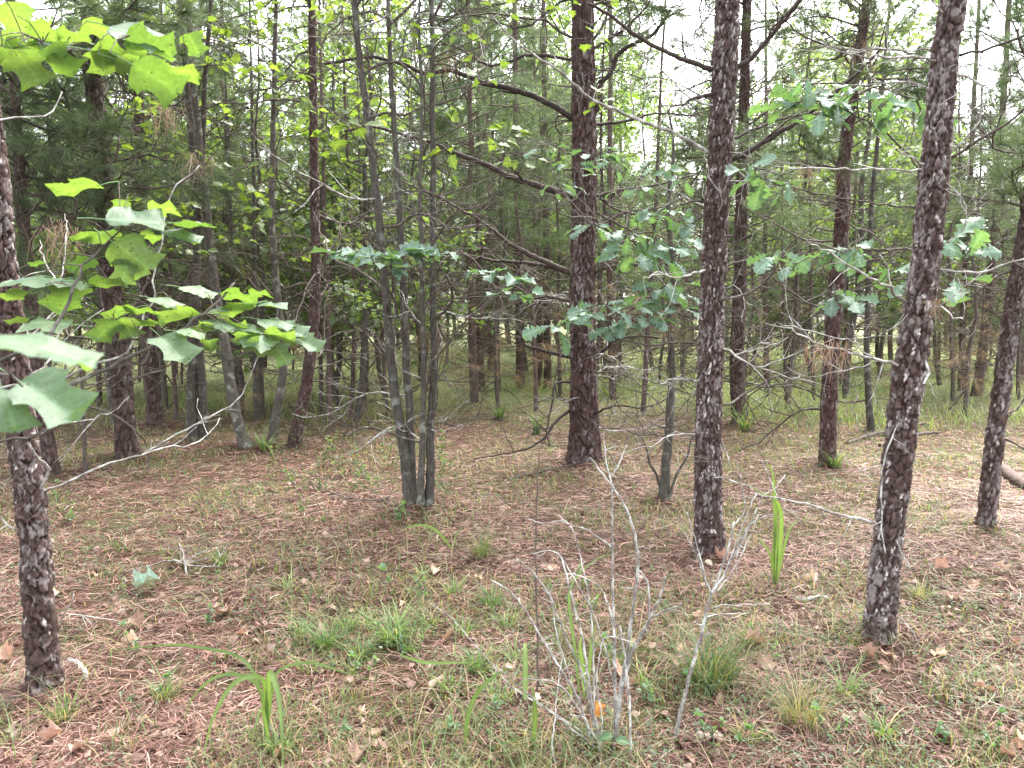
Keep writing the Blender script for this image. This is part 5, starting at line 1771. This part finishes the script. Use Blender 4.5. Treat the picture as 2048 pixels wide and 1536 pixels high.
fallen('fallen_branch', 'thin dry stick on the straw left of the flecked pine', [(1010, 962), (1080, 948), (1150, 935), (1200, 920)], 4, 2, M_TWIG, 4, 11, lift=.05)

# a few single leaves that stand out on the ground
g = gr(290, 1185)
o_ = obj('fallen_leaf', leaf_mesh('fallen_leaf', TULIP_P, M_DRYLEAF, 16, 3, .5, .5, 0, 1.2, 91, (.26, .38, .31), (.42, .54, .46), .6), None, V3(g) + [-.05, 0, .03], (R(25), R(-28), R(15)), (.13, .1, .1))
tag(o_, 'large whitish-green leaf lying tilted on the straw at left', 'leaf')
g = gr(1200, 1450)
o_ = obj('fallen_leaf', leaf_mesh('fallen_leaf', TULIP_P, M_DRYLEAF, 14, 3, .3, .4, 0, .8, 92, (.38, .16, .035), (.5, .26, .06), .4), None, V3(g) + [-.02, 0, .035], (R(30), R(-50), R(60)), .06)
tag(o_, 'orange and brown leaf caught at the dead shrub foot', 'leaf')
for k, (px, py, s, lab) in enumerate([(1348, 1500, .09, 'big curled pinkish leaf, left of two under the dead forked stem'), (1395, 1480, .10, 'big curled pinkish leaf, right of two under the dead forked stem'),
                                      (460, 1225, .12, 'broad tan leaf on open straw below the small twig heap'), (275, 1285, .09, 'flat cream leaf below the whitish-green leaf'), (1545, 1348, .08, 'pale yellow leaf beside the large dark-based grass tuft')]):
    g = gr(px, py)
    o_ = obj('fallen_leaf', DRY[(k * 2) % 8], None, V3(g) + [0, 0, .02], (rg.normal() * .3, rg.normal() * .3, rg.uniform(0, 6.28)), s)
    tag(o_, lab, 'leaf')

# ------------------------------------------------------------------ clumps of brown needles caught on twigs
def hang_clump(label, px, py, y, L, n, spread=.06):
    c = V3(at(px, py, y))
    mb = MB()
    n = int(n * .5)
    rng = np.random.default_rng(int(px))
    b = c + rng.normal(size=(n, 3)) * spread * [1, .6, .35]
    d = rng.normal(size=(n, 3)) * .35 + [0, 0, -1]
    d /= np.linalg.norm(d, axis=1)[:, None]
    ll = L * rng.uniform(.5, 1.1, n)[:, None]
    mid = b + d * ll * .5 + rng.normal(size=(n, 3)) * .008
    P = np.stack([b, mid, b + d * ll], 1)
    S = np.cross(d, rng.normal(size=(n, 3)))
    S /= np.linalg.norm(S, axis=1)[:, None]
    strips(mb, P, np.tile(np.array([[.0016, .0014, .0006]]), (n, 1)), S, brown_needles(rng, n))
    o_ = obj('needle_clump', mb.mesh('needle_clump', M_BROWN_NEEDLE, c, smooth=False), None, c)
    tag(o_, label, 'needle clump', 'dead needle clumps')


hang_clump('brown needle clump hanging over twigs in front of the crooked pine trunk', 1655, 690, DY - .2, .16, 110, .05)
hang_clump('tan needle clump hanging in mid-air left of the crooked pine', 1608, 335, DY + .3, .14, 80, .03)
hang_clump('tan needle clump on the crooked pine, middle height', 1688, 335, FY - .15, .3, 120, .05)
hang_clump('tan needle clump high on the crooked pine', 1722, 95, FY - .2, .42, 160, .1)
hang_clump('pale needle clump hanging among the upper left leaves', 328, 212, 4.5, .2, 90, .05)
hang_clump('brown needle clump at the left in front of the bushy pine', 120, 450, 4.2, .26, 110, .07)
hang_clump('reddish needle clump under the oak leaves near the flecked pine', 1345, 650, QG.y - .3, .2, 80, .06)
hang_clump('brown needle clump caught beside the upper limb of the main pine', 905, 105, BY - .5, .3, 120, .12)
hang_clump('pale needle clump caught on twigs right of the leaning pine', 1872, 600, DY - .2, .12, 50, .03)
hang_clump('pale needle clump above the mossy saplings', 395, 310, 5.0, .22, 90, .06)

print('objects', len(bpy.data.objects), 'tris', sum(sum(max(0, p.loop_total - 2) for p in m.polygons) if len(m.polygons) < 2000 else len(m.loops) - 2 * len(m.polygons) for m in bpy.data.meshes))

# ------------------------------------------------------------------ moist bright air under the trees
hm = bpy.data.materials.new('haze')
hm.use_nodes = True
ht = hm.node_tree
for n_ in list(ht.nodes):
    ht.nodes.remove(n_)
ho = ht.nodes.new('ShaderNodeOutputMaterial')
hv = ht.nodes.new('ShaderNodeVolumePrincipled')
hv.inputs['Color'].default_value = (.92, .95, .93, 1)
hv.inputs['Density'].default_value = HAZE
hv.inputs['Anisotropy'].default_value = .3
ht.links.new(hv.outputs[0], ho.inputs['Volume'])
mb = MB()
x0, x1, y0, y1, z0, z1 = -90, 90, -30, 110, -1.5, 26
mb.add([(x0, y0, z0), (x1, y0, z0), (x1, y1, z0), (x0, y1, z0), (x0, y0, z1), (x1, y0, z1), (x1, y1, z1), (x0, y1, z1)],
       [(3, 2, 1, 0), (4, 5, 6, 7), (0, 1, 5, 4), (1, 2, 6, 5), (2, 3, 7, 6), (3, 0, 4, 7)])
if HAZE:
    tag(obj('haze', mb.mesh('haze', hm, smooth=False)), 'pale moist air softening the far trees', 'haze', None, 'stuff')
